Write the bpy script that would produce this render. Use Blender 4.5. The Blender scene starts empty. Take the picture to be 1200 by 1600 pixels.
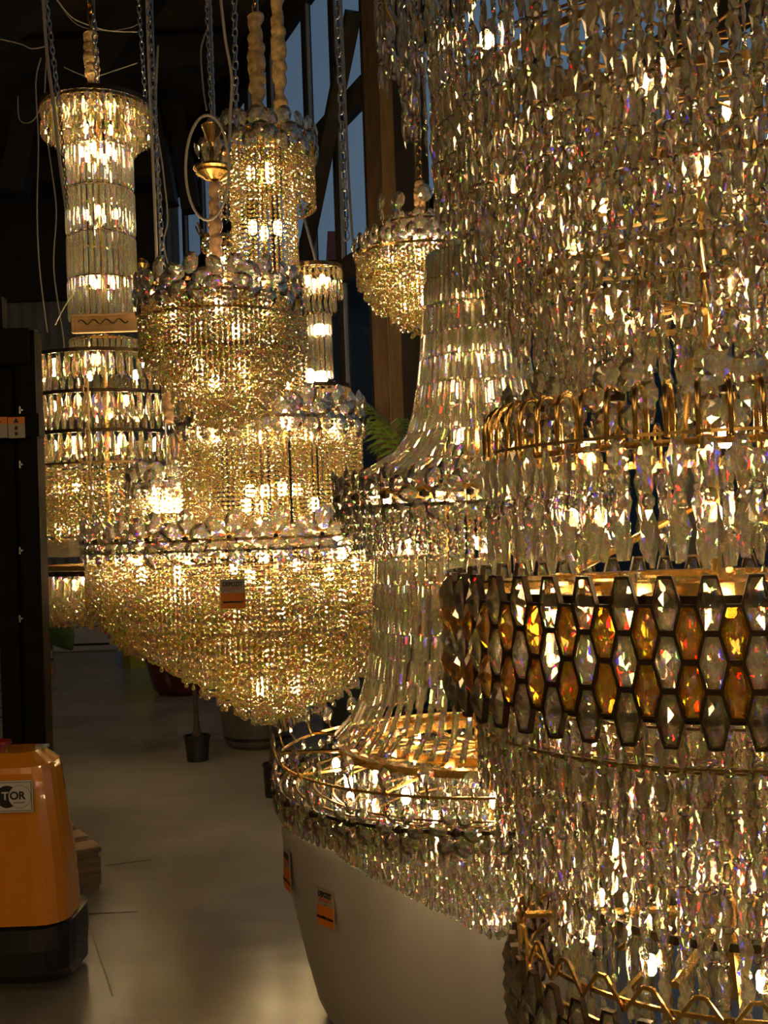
import bpy, math, random
import numpy as np
from mathutils import Matrix, Vector, Euler

# ------------------------------------------------------------------ camera
SC = bpy.context.scene
COL = SC.collection
PI = math.pi
F = 1700.0
CAM = Vector((0, 0, 1.5))
cd = bpy.data.cameras.new('camera'); cam = bpy.data.objects.new('camera', cd); COL.objects.link(cam)
cd.sensor_fit = 'VERTICAL'; cd.sensor_height = 36; cd.lens = F * 36 / 1600
CROT = (Matrix.Rotation(math.radians(91.0), 3, 'X') @ Matrix.Rotation(math.radians(-2.0), 3, 'Z'))
cam.matrix_world = Matrix.Translation(CAM) @ CROT.to_4x4()
cd.clip_start = .05; cd.clip_end = 400
SC.camera = cam

def ray(px, py):
    return CROT @ Vector(((px - 600) / F, -(py - 800) / F, -1))
def at(px, py, Y):
    d = ray(px, py); return CAM + d * (Y / d.y)
def on_floor(px, py, z=0):
    d = ray(px, py); return CAM + d * ((z - CAM.z) / d.z)

# ------------------------------------------------------------------ world and exposure
SC.view_settings.view_transform = 'Standard'; SC.view_settings.look = 'None'
SC.view_settings.gamma = 1; SC.view_settings.use_curve_mapping = False
SC.view_settings.exposure = 0.0
w = bpy.data.worlds.new('dusk_sky'); SC.world = w; w.use_nodes = True
nt = w.node_tree; bg = nt.nodes['Background']
tc = nt.nodes.new('ShaderNodeTexCoord'); sp = nt.nodes.new('ShaderNodeSeparateXYZ'); cr = nt.nodes.new('ShaderNodeValToRGB')
nt.links.new(tc.outputs['Generated'], sp.inputs[0]); nt.links.new(sp.outputs['Z'], cr.inputs[0]); nt.links.new(cr.outputs[0], bg.inputs[0])
cr.color_ramp.elements[0].position = 0.0; cr.color_ramp.elements[0].color = (.17, .21, .25, 1)
cr.color_ramp.elements[1].position = .7; cr.color_ramp.elements[1].color = (.065, .105, .16, 1)
e = cr.color_ramp.elements.new(.22); e.color = (.105, .155, .21, 1)
bg.inputs[1].default_value = 1.15

cy = SC.cycles
cy.max_bounces = 12; cy.diffuse_bounces = 2; cy.glossy_bounces = 5; cy.transmission_bounces = 10; cy.transparent_max_bounces = 24
cy.caustics_reflective = False; cy.caustics_refractive = False
cy.sample_clamp_indirect = 4.0; cy.sample_clamp_direct = 0
cy.blur_glossy = 0.3
cy.use_denoising = True
cy.use_adaptive_sampling = True; cy.adaptive_threshold = 0.03
try: cy.denoising_prefilter = 'FAST'
except Exception: pass
LAMP_COL = (1.0, .70, .36)

# warm hall lamps behind and beside the photographer; last one added to brighten far floor
for i, (x, y, z, en, r) in enumerate([(-2.6, -1.6, 2.7, 50, .12), (1.2, -2.6, 3.1, 66, .12), (-.3, -4.6, 2.9, 90, .15), (-3.4, 1.2, 3.0, 30, .12), (-5.6, 8.5, 4.2, 45, .15)]):
    l = bpy.data.lights.new('unseen_hall_lamp', 'POINT'); l.energy = en; l.color = (1, .66, .32); l.shadow_soft_size = r
    o = bpy.data.objects.new('unseen_hall_lamp', l); o.location = (x, y, z); COL.objects.link(o)

rng = np.random.default_rng(7); random.seed(7)
# ------------------------------------------------------------------ materials
def mat(name):
    m = bpy.data.materials.new(name); m.use_nodes = True
    return m, m.node_tree.nodes, m.node_tree.links, m.node_tree.nodes['Principled BSDF']
def pbr(name, col, rough=.5, metal=0, noise=0, nscale=10, bump=0, coat=0, spec=.5, stretch=None):
    m, n, l, p = mat(name)
    p.inputs['Base Color'].default_value = (*col, 1); p.inputs['Roughness'].default_value = rough; p.inputs['Metallic'].default_value = metal
    p.inputs['Coat Weight'].default_value = coat; p.inputs['Specular IOR Level'].default_value = spec
    t = n.new('ShaderNodeTexCoord'); mp = n.new('ShaderNodeMapping'); nz = n.new('ShaderNodeTexNoise')
    l.new(t.outputs['Object'], mp.inputs[0]); l.new(mp.outputs[0], nz.inputs[0])
    if stretch: mp.inputs['Scale'].default_value = stretch
    nz.inputs['Scale'].default_value = nscale; nz.inputs['Detail'].default_value = 5
    r = n.new('ShaderNodeValToRGB'); l.new(nz.outputs[0], r.inputs[0])
    a = 1 - noise; b = 1 + noise
    r.color_ramp.elements[0].position = .3; r.color_ramp.elements[1].position = .7
    r.color_ramp.elements[0].color = (*[c * a for c in col], 1); r.color_ramp.elements[1].color = (*[min(1, c * b) for c in col], 1)
    l.new(r.outputs[0], p.inputs['Base Color'])
    if bump:
        b_ = n.new('ShaderNodeBump'); b_.inputs['Strength'].default_value = bump; b_.inputs['Distance'].default_value = .01
        l.new(nz.outputs[0], b_.inputs['Height']); l.new(b_.outputs[0], p.inputs['Normal'])
    return m

def crystal(name, tint=(1, .93, .77), transp=.24, disp=(1.46, 1.52, 1.59), milk=.07, milk_col=(1, .93, .8), rough=.0, gloss=.16):
    """cut glass: dispersive refraction + facet reflection + a clear share + a little internal scatter"""
    m, n, l, p = mat(name); n.remove(p)
    out = n['Material Output']
    add = None
    for k, io in enumerate(disp):
        rf = n.new('ShaderNodeBsdfRefraction'); c = [0, 0, 0]; c[k] = tint[k]
        rf.inputs['Color'].default_value = (*c, 1); rf.inputs['IOR'].default_value = io; rf.inputs['Roughness'].default_value = rough
        if add is None: add = rf
        else:
            a = n.new('ShaderNodeAddShader'); l.new(add.outputs[0], a.inputs[0]); l.new(rf.outputs[0], a.inputs[1]); add = a
    pl = n.new('ShaderNodeBsdfRefraction'); pl.inputs['Color'].default_value = (*tint, 1); pl.inputs['IOR'].default_value = disp[1]; pl.inputs['Roughness'].default_value = rough
    mp = n.new('ShaderNodeMixShader'); mp.inputs[0].default_value = .55; l.new(add.outputs[0], mp.inputs[1]); l.new(pl.outputs[0], mp.inputs[2]); add = mp
    tr = n.new('ShaderNodeBsdfTransparent'); tr.inputs[0].default_value = (*tint, 1)
    mx = n.new('ShaderNodeMixShader'); mx.inputs[0].default_value = transp
    l.new(add.outputs[0], mx.inputs[1]); l.new(tr.outputs[0], mx.inputs[2])
    gl = n.new('ShaderNodeBsdfGlossy'); gl.inputs['Roughness'].default_value = .12; gl.inputs['Color'].default_value = (1, .92, .77, 1)
    fr = n.new('ShaderNodeLayerWeight'); fr.inputs[0].default_value = .35
    ma = n.new('ShaderNodeMath'); ma.operation = 'MULTIPLY_ADD'; ma.inputs[1].default_value = .5; ma.inputs[2].default_value = gloss
    l.new(fr.outputs['Facing'], ma.inputs[0])
    m2 = n.new('ShaderNodeMixShader'); l.new(ma.outputs[0], m2.inputs[0]); l.new(mx.outputs[0], m2.inputs[1]); l.new(gl.outputs[0], m2.inputs[2])
    res = m2
    if milk:
        tl = n.new('ShaderNodeBsdfTranslucent'); tl.inputs[0].default_value = (*[a * b for a, b in zip(milk_col, tint)], 1)
        m3 = n.new('ShaderNodeMixShader'); m3.inputs[0].default_value = milk
        l.new(m2.outputs[0], m3.inputs[1]); l.new(tl.outputs[0], m3.inputs[2]); res = m3
    l.new(res.outputs[0], out.inputs[0])
    return m

def emit(name, col, s):
    m, n, l, p = mat(name)
    p.inputs['Base Color'].default_value = (*col, 1); p.inputs['Emission Color'].default_value = (*col, 1); p.inputs['Emission Strength'].default_value = s
    return m

M = dict(
    gold=pbr('polished_gold', (.85, .52, .17), .22, 1, .15, 8),
    brass=pbr('aged_brass', (.42, .25, .09), .3, 1, .3, 12),
    bronze=pbr('dark_bronze', (.07, .045, .025), .35, .8, .3, 20),
    steel=pbr('zinc_steel', (.42, .44, .46), .4, 1, .2, 30),
    black=pbr('black_plastic', (.012, .011, .010), .45, 0, .3, 15, .1),
    mast=pbr('black_painted_steel', (.007, .005, .004), .8, 0, .3, 9, 0, 0, .15),
    orange=pbr('orange_paint', (.80, .27, .010), .22, 0, .06, 3, 0, .6),
    red=pbr('red_plastic', (.25, .01, .008), .35),
    white=pbr('white_print', (.62, .60, .56), .5, 0, .06, 4),
    grey=pbr('grey_label', (.38, .34, .27), .6, 0, .05, 4),
    ink=pbr('black_ink', (.012, .01, .01), .6),
    oranl=pbr('orange_print', (.75, .20, .012), .5, 0, .05, 5),
    redprint=pbr('red_print', (.70, .16, .05), .5),
    planter=pbr('white_glazed_planter', (.50, .46, .42), .33, 0, .03, 2),
    lime=pbr('lime_planter', (.42, .40, .03), .35, 0, .06, 3),
    burg=pbr('burgundy_planter', (.10, .010, .012), .15, 0, .2, 4, 0, .5),
    smoke=pbr('smoky_planter', (.12, .11, .10), .15, 0, .2, 4, 0, .5),
    darkpot=pbr('charcoal_planter', (.03, .035, .045), .4, 0, .2, 4),
    aircon=pbr('white_casing', (.50, .48, .44), .45, 0, .04, 5),
    leaf=pbr('green_leaf', (.035, .085, .018), .4, 0, .35, 12),
    palm=pbr('palm_leaf', (.14, .22, .03), .45, 0, .3, 20),
    bark=pbr('brown_bark', (.06, .035, .02), .8, 0, .4, 40, .5),
    soil=pbr('dark_soil', (.02, .014, .01), .9, 0, .4, 60, .5),
    wood=pbr('pine_wood', (.30, .19, .095), .7, 0, .3, 6, .2, stretch=(1, 8, 8)),
    boardw=pbr('raw_pine_board', (.62, .38, .16), .6, 0, .2, 6, .1, stretch=(1, 8, 8)),
    pillar=pbr('stained_timber', (.085, .045, .022), .65, 0, .3, 5, .2, stretch=(8, 8, 1)),
    pillar2=pbr('pale_timber', (.22, .135, .065), .65, 0, .2, 5, .1, stretch=(8, 8, 1)),
    frame=pbr('dark_window_frame', (.018, .014, .011), .45, 0, .2, 6),
    framel=pbr('grey_window_gasket', (.22, .24, .26), .5, 0, .1, 6),
    ceil=pbr('dark_ceiling', (.05, .034, .022), .9, 0, .3, 1),
    beam=pbr('dark_beam', (.014, .011, .009), .7, 0, .3, 3),
    bwall=pbr('corrugated_wall', (.20, .20, .18), .7, 0, .1, 2),
    cable=pbr('grey_cable', (.30, .27, .22), .55),
    wcable=pbr('cream_cable', (.60, .53, .42), .45),
    sleeve=pbr('gold_satin', (.72, .48, .20), .38, .0, .35, 30, .3),
    sleeve2=pbr('peach_satin', (.74, .43, .22), .38, .0, .35, 30, .3),
    roof=pbr('red_roof', (.30, .05, .035), .8, 0, .2, 3),
    hill=pbr('dark_embankment', (.020, .022, .020), .95, 0, .4, .5),
    asphalt=pbr('dark_ground', (.03, .03, .03), .9, 0, .3, .5),
    banner=pbr('dark_red_cloth', (.12, .008, .006), .8, 0, .2, 4),
)
M['crystal'] = crystal('clear_cut_crystal')
M['rod'] = crystal('clear_rod_crystal', tint=(1, .94, .78), transp=.18, milk=.11)
M['bead'] = crystal('champagne_bead', tint=(1, .88, .56), transp=.14, milk=.16, milk_col=(1, .86, .55), gloss=.26, disp=(1.48, 1.52, 1.58))
M['almond'] = crystal('champagne_drop', tint=(1, .90, .64), transp=.26, milk=.12)
M['petal'] = crystal('oval_petal_crystal', tint=(1, .96, .86), transp=.18, milk=.09, gloss=.2)
M['amber'] = crystal('amber_glass', tint=(.96, .60, .17), transp=.3, milk=.05)
M['smokeg'] = crystal('smoked_glass', tint=(.80, .74, .64), transp=.45, milk=.08)
M['bulb'] = emit('led_bulb_glow', (1, .72, .36), 55)
M['bulb_small'] = emit('led_bulb_glow_small', (1, .78, .46), 200)

def floor_mat():
    m, n, l, p = mat('polished_concrete')
    t = n.new('ShaderNodeTexCoord'); mp = n.new('ShaderNodeMapping'); l.new(t.outputs['Object'], mp.inputs[0])
    mp.inputs['Scale'].default_value = (.7, 5, 1)
    nz = n.new('ShaderNodeTexNoise'); nz.inputs['Scale'].default_value = 2.2; nz.inputs['Detail'].default_value = 7; l.new(mp.outputs[0], nz.inputs[0])
    n2 = n.new('ShaderNodeTexNoise'); n2.inputs['Scale'].default_value = .9; n2.inputs['Detail'].default_value = 4; l.new(t.outputs['Object'], n2.inputs[0])
    r = n.new('ShaderNodeValToRGB'); r.color_ramp.elements[0].color = (.185, .165, .13, 1); r.color_ramp.elements[1].color = (.31, .28, .23, 1)
    r.color_ramp.elements[0].position = .3; r.color_ramp.elements[1].position = .7
    l.new(n2.outputs[0], r.inputs[0]); l.new(r.outputs[0], p.inputs['Base Color'])
    r2 = n.new('ShaderNodeMapRange'); r2.inputs['To Min'].default_value = .14; r2.inputs['To Max'].default_value = .32; p.inputs['Specular IOR Level'].default_value = .9
    l.new(nz.outputs[0], r2.inputs[0]); l.new(r2.outputs[0], p.inputs['Roughness'])
    b = n.new('ShaderNodeBump'); b.inputs['Strength'].default_value = .35; b.inputs['Distance'].default_value = .006
    l.new(nz.outputs[0], b.inputs['Height']); l.new(b.outputs[0], p.inputs['Normal'])
    return m
M['floor'] = floor_mat()
def pane_mat():
    m, n, l, p = mat('window_glass'); n.remove(p)
    tr = n.new('ShaderNodeBsdfTransparent'); tr.inputs[0].default_value = (.90, .93, .95, 1)
    gl = n.new('ShaderNodeBsdfGlossy'); gl.inputs['Roughness'].default_value = .02
    lw = n.new('ShaderNodeLayerWeight'); lw.inputs[0].default_value = .5; pw = n.new('ShaderNodeMath'); pw.operation = 'POWER'; pw.inputs[1].default_value = 3.5; l.new(lw.outputs['Facing'], pw.inputs[0])
    fr = n.new('ShaderNodeMath'); fr.operation = 'MULTIPLY_ADD'; fr.inputs[1].default_value = .5; fr.inputs[2].default_value = .03; l.new(pw.outputs[0], fr.inputs[0])
    mx = n.new('ShaderNodeMixShader'); l.new(fr.outputs[0], mx.inputs[0]); l.new(tr.outputs[0], mx.inputs[1]); l.new(gl.outputs[0], mx.inputs[2])
    l.new(mx.outputs[0], n['Material Output'].inputs[0]); return m
M['pane'] = pane_mat()

# ------------------------------------------------------------------ mesh helpers
def new_mesh(name, V, T, m):
    """V (n,3), T list of tuples or (k,3) array of triangles"""
    me = bpy.data.meshes.new(name)
    if isinstance(T, np.ndarray) and T.ndim == 2:
        V = np.asarray(V, dtype=np.float32); k = T.shape[1]
        me.vertices.add(len(V)); me.vertices.foreach_set('co', V.ravel())
        me.loops.add(T.size); me.loops.foreach_set('vertex_index', T.astype(np.int32).ravel())
        me.polygons.add(len(T)); me.polygons.foreach_set('loop_start', np.arange(0, T.size, k, dtype=np.int32))
        me.polygons.foreach_set('loop_total', np.full(len(T), k, dtype=np.int32))
        me.update(calc_edges=True)
        try: me.shade_flat()
        except Exception: pass
    else:
        me.from_pydata([tuple(map(float, v)) for v in V], [], T); me.update()
    if m is not None: me.materials.append(m)
    return me
def link(name, me, parent=None, loc=None, rot=None, kind=None):
    o = bpy.data.objects.new(name, me); COL.objects.link(o)
    if parent is not None: o.parent = parent
    if loc is not None: o.location = loc
    if rot is not None: o.rotation_euler = rot
    if kind: o['kind'] = kind
    return o
def tag(o, label, cat, group=None, kind=None):
    o['label'] = label; o['category'] = cat
    if group: o['group'] = group
    if kind: o['kind'] = kind
    return o
def empty(name, loc, label, cat, group=None, rz=0):
    o = bpy.data.objects.new(name, None); COL.objects.link(o); o.location = loc; o.rotation_euler = (0, 0, rz)
    return tag(o, label, cat, group)

class MB:
    def __init__(s): s.v = []; s.f = []
    def add(s, V, Fs):
        b = len(s.v); s.v += [tuple(v) for v in V]; s.f += [tuple(i + b for i in f) for f in Fs]; return s
    def box(s, c, d, rz=0, taper=1.0):
        x, y, z = [k / 2 for k in d]; V = []
        for sx, sy, sz in [(-1, -1, -1), (1, -1, -1), (1, 1, -1), (-1, 1, -1), (-1, -1, 1), (1, -1, 1), (1, 1, 1), (-1, 1, 1)]:
            t = taper if sz > 0 else 1
            p = Vector((sx * x * t, sy * y * t, sz * z)); p.rotate(Euler((0, 0, rz))); V.append((p.x + c[0], p.y + c[1], p.z + c[2]))
        return s.add(V, [(3, 2, 1, 0), (4, 5, 6, 7), (0, 1, 5, 4), (1, 2, 6, 5), (2, 3, 7, 6), (3, 0, 4, 7)])
    def bar(s, a, b, wd, ht=None, n=4):
        a = Vector(a); b = Vector(b); d = (b - a).normalized(); up = Vector((0, 0, 1))
        if abs(d.z) > .98: up = Vector((0, 1, 0))
        u = d.cross(up).normalized(); v = u.cross(d).normalized(); ht = ht or wd; V = []
        for p in (a, b):
            for k in range(n):
                t = 2 * PI * (k + .5) / n; q = math.sqrt(2) if n == 4 else 1
                V.append(tuple(p + u * (wd / 2 * q * math.cos(t)) + v * (ht / 2 * q * math.sin(t))))
        return s.add(V, [tuple(range(n - 1, -1, -1)), tuple(range(n, 2 * n))] + [(k, (k + 1) % n, n + (k + 1) % n, n + k) for k in range(n)])
    def tube(s, pts, r, n=6, closed=False):
        P = [Vector(p) for p in pts]; V = []; N = len(P)
        rr = r if hasattr(r, '__len__') else [r] * N
        pu = None
        for i, p in enumerate(P):
            a = P[(i - 1) % N] if closed or i > 0 else P[i]; b = P[(i + 1) % N] if closed or i < N - 1 else P[i]
            d = (b - a).normalized()
            up = pu if pu is not None else (Vector((0, 0, 1)) if abs(d.z) < .9 else Vector((1, 0, 0)))
            u = d.cross(up).normalized(); v = u.cross(d).normalized(); pu = v
            for k in range(n):
                t = 2 * PI * k / n; V.append(tuple(p + u * (rr[i] * math.cos(t)) + v * (rr[i] * math.sin(t))))
        Fs = []
        for i in range(N if closed else N - 1):
            j = (i + 1) % N
            for k in range(n): Fs.append((i * n + k, i * n + (k + 1) % n, j * n + (k + 1) % n, j * n + k))
        if not closed: Fs += [tuple(range(n - 1, -1, -1)), tuple(range((N - 1) * n, N * n))]
        return s.add(V, Fs)
    def lathe(s, prof, n=24, c=(0, 0, 0), wob=0):
        V = []; Fs = []; m = len(prof)
        for j, (r, z) in enumerate(prof):
            for k in range(n):
                t = 2 * PI * k / n; q = r * (1 + wob * math.sin(3 * t + j * 1.3) * random.uniform(.3, 1)) if wob else r
                V.append((c[0] + q * math.cos(t), c[1] + q * math.sin(t), c[2] + z))
        for j in range(m - 1):
            for k in range(n): Fs.append((j * n + k, j * n + (k + 1) % n, (j + 1) * n + (k + 1) % n, (j + 1) * n + k))
        if prof[0][0] > 1e-4: Fs.append(tuple(range(n - 1, -1, -1)))
        if prof[-1][0] > 1e-4: Fs.append(tuple(range((m - 1) * n, m * n)))
        return s.add(V, Fs)
    def build(s, name, m, parent=None, loc=None, rot=None, smooth=False, kind=None, bevel=0):
        me = bpy.data.meshes.new(name); me.from_pydata(s.v, [], s.f); me.update()
        if m is not None: me.materials.append(m)
        if smooth: me.polygons.foreach_set('use_smooth', [True] * len(me.polygons))
        o = link(name, me, parent, loc, rot, kind)
        if bevel:
            b = o.modifiers.new('bevel', 'BEVEL'); b.width = bevel; b.segments = 2; b.limit_method = 'ANGLE'
        return o

# crystal templates: hang from the origin down to -z, flat face looks along +x; size 1
def plate(outline, t, s=.55, cs=1.15):
    O = np.array([(0, y, z) for y, z in outline], float); n = len(O); c = O.mean(0)
    V = [tuple(o) for o in O]; T = []
    for sg in (1, -1):
        b = len(V)
        for i in range(n):
            m = (O[i] + O[(i + 1) % n]) / 2; q = c + (m - c) * s; V.append((sg * t, q[1], q[2]))
        V.append((sg * t * cs, c[1], c[2])); ce = len(V) - 1
        for i in range(n):
            j = (i + 1) % n
            for tri in ((i, j, b + i), (j, b + j, b + i), (b + i, b + j, ce)): T.append(tri if sg > 0 else tri[::-1])
    return np.array(V, float), np.array(T, int)
def spin(n, prof):
    V = []; T = []; idx = []
    for r, z in prof:
        if r < 1e-6: idx.append([len(V)]); V.append((0, 0, z))
        else:
            idx.append(list(range(len(V), len(V) + n))); V += [(r * math.cos(2 * PI * k / n), r * math.sin(2 * PI * k / n), z) for k in range(n)]
    for a, b in zip(idx, idx[1:]):
        for k in range(n):
            k2 = (k + 1) % n
            if len(a) == 1: T.append((a[0], b[k], b[k2]))
            elif len(b) == 1: T.append((a[k], b[0], a[k2]))
            else: T += [(a[k], b[k], b[k2]), (a[k], b[k2], a[k2])]
    return np.array(V, float), np.array(T, int)
def scl(t, x, y, z): return t[0] * np.array([x, y, z]), t[1]
HEXL = [(-.22, 0), (.22, 0), (.5, -.38), (.2, -1), (-.2, -1), (-.5, -.38)]
HEXS = [(-.24, 0), (.24, 0), (.5, -.5), (.24, -1), (-.24, -1), (-.5, -.5)]
OCT = [(.5 * math.sin(2 * PI * (k + .5) / 8), -.5 + .5 * math.cos(2 * PI * (k + .5) / 8)) for k in range(8)]
OVAL = [(.5 * math.sin(2 * PI * k / 9), -.5 + .5 * math.cos(2 * PI * k / 9)) for k in range(9)]
T_KITE = plate([(y, z) for y, z in HEXL[::-1]], .16)
T_HEX = plate(HEXS[::-1], .34, .55, 1.5)
T_OCT = plate(OCT, .2)
T_OVAL = plate(OVAL, .34, .6, 1.5)
def prism():
    V = []; T = []
    for x, w_, a, b in ((0, .5, 0, -1), (.5, .26, -.07, -.93), (-.5, .26, -.07, -.93)): V += [(x, -w_, a), (x, w_, a), (x, w_, b), (x, -w_, b)]
    def q(a, b, c, d): T.extend([(a, b, c), (a, c, d)])
    q(4, 7, 6, 5); q(8, 9, 10, 11)
    for k in range(4):
        j = (k + 1) % 4; q(k, 4 + k, 4 + j, j); q(k, j, 8 + j, 8 + k)
    return np.array(V, float), np.array(T, int)
T_ROD = prism()
T_DROP = spin(6, [(0, 0), (.22, -.15), (.5, -.66), (.33, -.9), (0, -1)])
T_ALM = spin(6, [(0, 0), (.3, -.14), (.5, -.5), (.34, -.84), (0, -1)])
T_BEAD = spin(5, [(0, 0), (.5, -.32), (.5, -.68), (0, -1)])
def join(tmpl, P, S, RZ, TY):
    """P (n,3) positions; S (n,3) scales; RZ heading; TY tilt about local y, batched into one mesh"""
    V, T = tmpl; P = np.asarray(P, float); n = len(P)
    X = V[None] * np.asarray(S, float)[:, None, :]
    ty = np.asarray(TY, float)[:, None]; rz = np.asarray(RZ, float)[:, None]
    x = X[..., 0] * np.cos(ty) + X[..., 2] * np.sin(ty); z = -X[..., 0] * np.sin(ty) + X[..., 2] * np.cos(ty); y = X[..., 1]
    xx = x * np.cos(rz) - y * np.sin(rz); yy = x * np.sin(rz) + y * np.cos(rz)
    W = np.stack([xx, yy, z], -1) + P[:, None, :]
    TT = T[None] + (np.arange(n) * len(V))[:, None, None]
    return W.reshape(-1, 3), TT.reshape(-1, 3)

_cache = {}
def unit_mesh(key, tmpl, s, m):
    k = (key, tuple(round(float(q), 4) for q in s), m.name)
    if k not in _cache: _cache[k] = new_mesh(key, tmpl[0] * np.array(s), tmpl[1], m)
    return _cache[k]

class Chandelier:
    def __init__(s, name, label, px, py, Y, cat='chandelier', group=None, k=1.0):
        s.k = k
        s.Y = Y; s.px = px; p = at(px, py, Y); s.x = p.x; s.base = Vector((p.x, Y, 0))
        s.root = empty(name, (p.x, Y, 0), label, cat, group)
        s.items = []       # (visibility, key, template, mat, P, S, rz, ty)
        s.py0 = py
    def z(s, py):
        # height where the axis shows at image row py
        lo, hi = -3, 12
        for _ in range(40):
            mid = (lo + hi) / 2; q = CROT.transposed() @ (Vector((s.x, s.Y, mid)) - CAM); v = 800 - F * q.y / (-q.z)
            if v > py: lo = mid
            else: hi = mid
        return mid
    def r(s, half):
        t = half / F; return s.Y * t / math.sqrt(1 + t * t)
    def add(s, key, tmpl, m, p, S, rz, ty=0):
        s.items.append((key, tmpl, m, tuple(p), tuple(S), rz, ty))
    def hang(s, key, tmpl, m, r, z0, z1, pitch, S, gap=1.0, jz=.0, jr=.25, ph=0, alt=None, jl=0, flare=0, tilt=0, arc=None):
        """strands round a circle of radius r from z0 down to z1"""
        q = s.k; pitch *= q; S = tuple(v * q for v in S); jz *= q; jl *= q
        if alt: alt = (tuple(v * q for v in alt[0]), alt[1])
        n = max(3, int(2 * PI * r / pitch)); h = S[2]
        for i in range(n):
            th = 2 * PI * (i + ph) / n
            zz = z0 + (rng.random() - .5) * jz; zb = z1 + (rng.random() - .5) * jl; k = 0; rr = r
            while zz - h * .6 > zb:
                S2, t2, m2 = S, tmpl, m
                if alt and k % 2: S2, t2 = alt
                s.add(key, t2, m2, (rr * math.cos(th), rr * math.sin(th), zz), S2, th + (rng.random() - .5) * 2 * jr, tilt)
                zz -= S2[2] * gap; rr += flare * S2[2]; k += 1
    def strings(s, r, z0, z1f, pitch, bead, mat_, name='bead_strand', parts=True, ph=0, jl=.02, drop=None):
        """strings of beads; z1f is the lower end"""
        n = max(3, int(2 * PI * r / pitch)); lst = []; zb0 = z0
        for i in range(n):
            th = 2 * PI * (i + ph) / n; z1 = z1f - rng.random() * jl; k = max(1, int((z0 - z1) / (bead * 1.26)))
            lst.append((th, k))
        lst2 = sorted(lst, key=lambda q: math.sin(q[0]))
        nf = 0; P = []; 
        for th, k in lst2:
            x, y = r * math.cos(th), r * math.sin(th); z0 = zb0 - s.zj * rng.random() * bead
            if parts and math.sin(th) < .05 and s.budget > 0:
                s.budget -= 1
                kk = ('strand', k, round(bead, 4), mat_.name, drop)
                if kk not in _cache:
                    V, T = join(T_BEAD, [(0, 0, -j * bead * 1.26) for j in range(k)], [(bead,) * 3] * k, [j * .7 for j in range(k)], [0] * k)
                    if drop:
                        V2, T2 = join(T_DROP, [(0, 0, -k * bead * 1.26)], [(bead * 1.25, bead * 1.25, bead * drop)], [0], [0]); T = np.vstack([T, T2 + len(V)]); V = np.vstack([V, V2])
                    _cache[kk] = new_mesh('bead_strand', V, T, mat_)
                link(name, _cache[kk], s.root, (x, y, z0), (0, 0, th + rng.random()))
            else:
                for j in range(k): P.append((x, y, z0 - j * bead * 1.26))
                if drop: s.dropP.append((x, y, z0 - k * bead * 1.26, bead, drop, mat_))
        if P: s.mass.setdefault((mat_.name), []).append((P, bead, mat_))
    budget = 0
    zj = 1.1
    def begin(s, budget): s.budget = budget; s.mass = {}; s.dropP = []
    def finish_beads(s):
        for k, L in s.mass.items():
            P = np.concatenate([np.array(p) for p, b, m in L]); B = np.concatenate([np.full(len(p), b) for p, b, m in L])
            V, T = join(T_BEAD, P, np.stack([B, B, B], 1), rng.random(len(P)) * 6, np.zeros(len(P)))
            link('inner_beads', new_mesh('inner_beads', V, T, L[0][2]), s.root, kind='stuff')
        if s.dropP:
            D = s.dropP
            V, T = join(T_DROP, [d[:3] for d in D], [(d[3] * 1.25, d[3] * 1.25, d[3] * d[4]) for d in D], [0] * len(D), [0] * len(D))
            link('end_drops', new_mesh('end_drops', V, T, D[0][5]), s.root, kind='stuff')
    def finish(s, limit=300):
        """the crystals that show best become parts, the rest one mass per kind"""
        bykey = {}
        for it in s.items: bykey.setdefault(it[0], []).append(it)
        cdir = (CAM - Vector((s.x, s.Y, CAM.z))).normalized()
        for key, L in bykey.items():
            def score(it):
                p = it[3]; rad = math.hypot(p[0], p[1]) + 1e-6
                facing = (p[0] * cdir.x + p[1] * cdir.y) / rad
                q = CROT.transposed() @ (Vector((s.x + p[0], s.Y + p[1], p[2])) - CAM)
                u, v = 600 + F * q.x / -q.z, 800 - F * q.y / -q.z
                inside = -10 < u < 1210 and -10 < v < 1610
                return (0 if inside else 5) - facing * (0.5 + rad) + it[4][2] * -2 + rng.random() * .12
            L.sort(key=score)
            for it in L[:limit]:
                _, tm, m, p, S, rz, ty = it
                o = link(key, unit_mesh(key, tm, S, m), s.root, p, (0, ty, rz))
            rest = L[limit:]
            groups = {}
            for it in rest: groups.setdefault((id(it[1]), it[2].name), []).append(it)
            for g in groups.values():
                V, T = join(g[0][1], [i[3] for i in g], [i[4] for i in g], [i[5] for i in g], [i[6] for i in g])
                link('inner_' + key + 's', new_mesh(key + '_mass', V, T, g[0][2]), s.root, kind='stuff')
    def ring(s, r, z, h=.012, t=.006, m=None, name='ring', n=64):
        h *= s.k; t *= s.k; mb = MB(); V = []; Fs = []
        for k in range(n):
            th = 2 * PI * k / n; c, q = math.cos(th), math.sin(th)
            for rr, zz in ((r - t, z - h), (r, z - h), (r, z), (r - t, z)): V.append((rr * c, rr * q, zz))
        for k in range(n):
            a = 4 * k; b = 4 * ((k + 1) % n)
            for j in range(4): Fs.append((a + j, a + (j + 1) % 4, b + (j + 1) % 4, b + j))
        return mb.add(V, Fs).build(name, m or M['gold'], s.root)
    def rods(s, pts, rad=.004, name='stem', m=None):
        mb = MB()
        for a, b in pts: mb.bar(a, b, rad * 2 * s.k, n=6)
        return mb.build(name, m or M['gold'], s.root)
    def spokes(s, r, z, n=8, m=None, name='spokes', rad=.004):
        return s.rods([((0, 0, z), (r * math.cos(2 * PI * k / n), r * math.sin(2 * PI * k / n), z)) for k in range(n)], rad, name, m)
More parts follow.
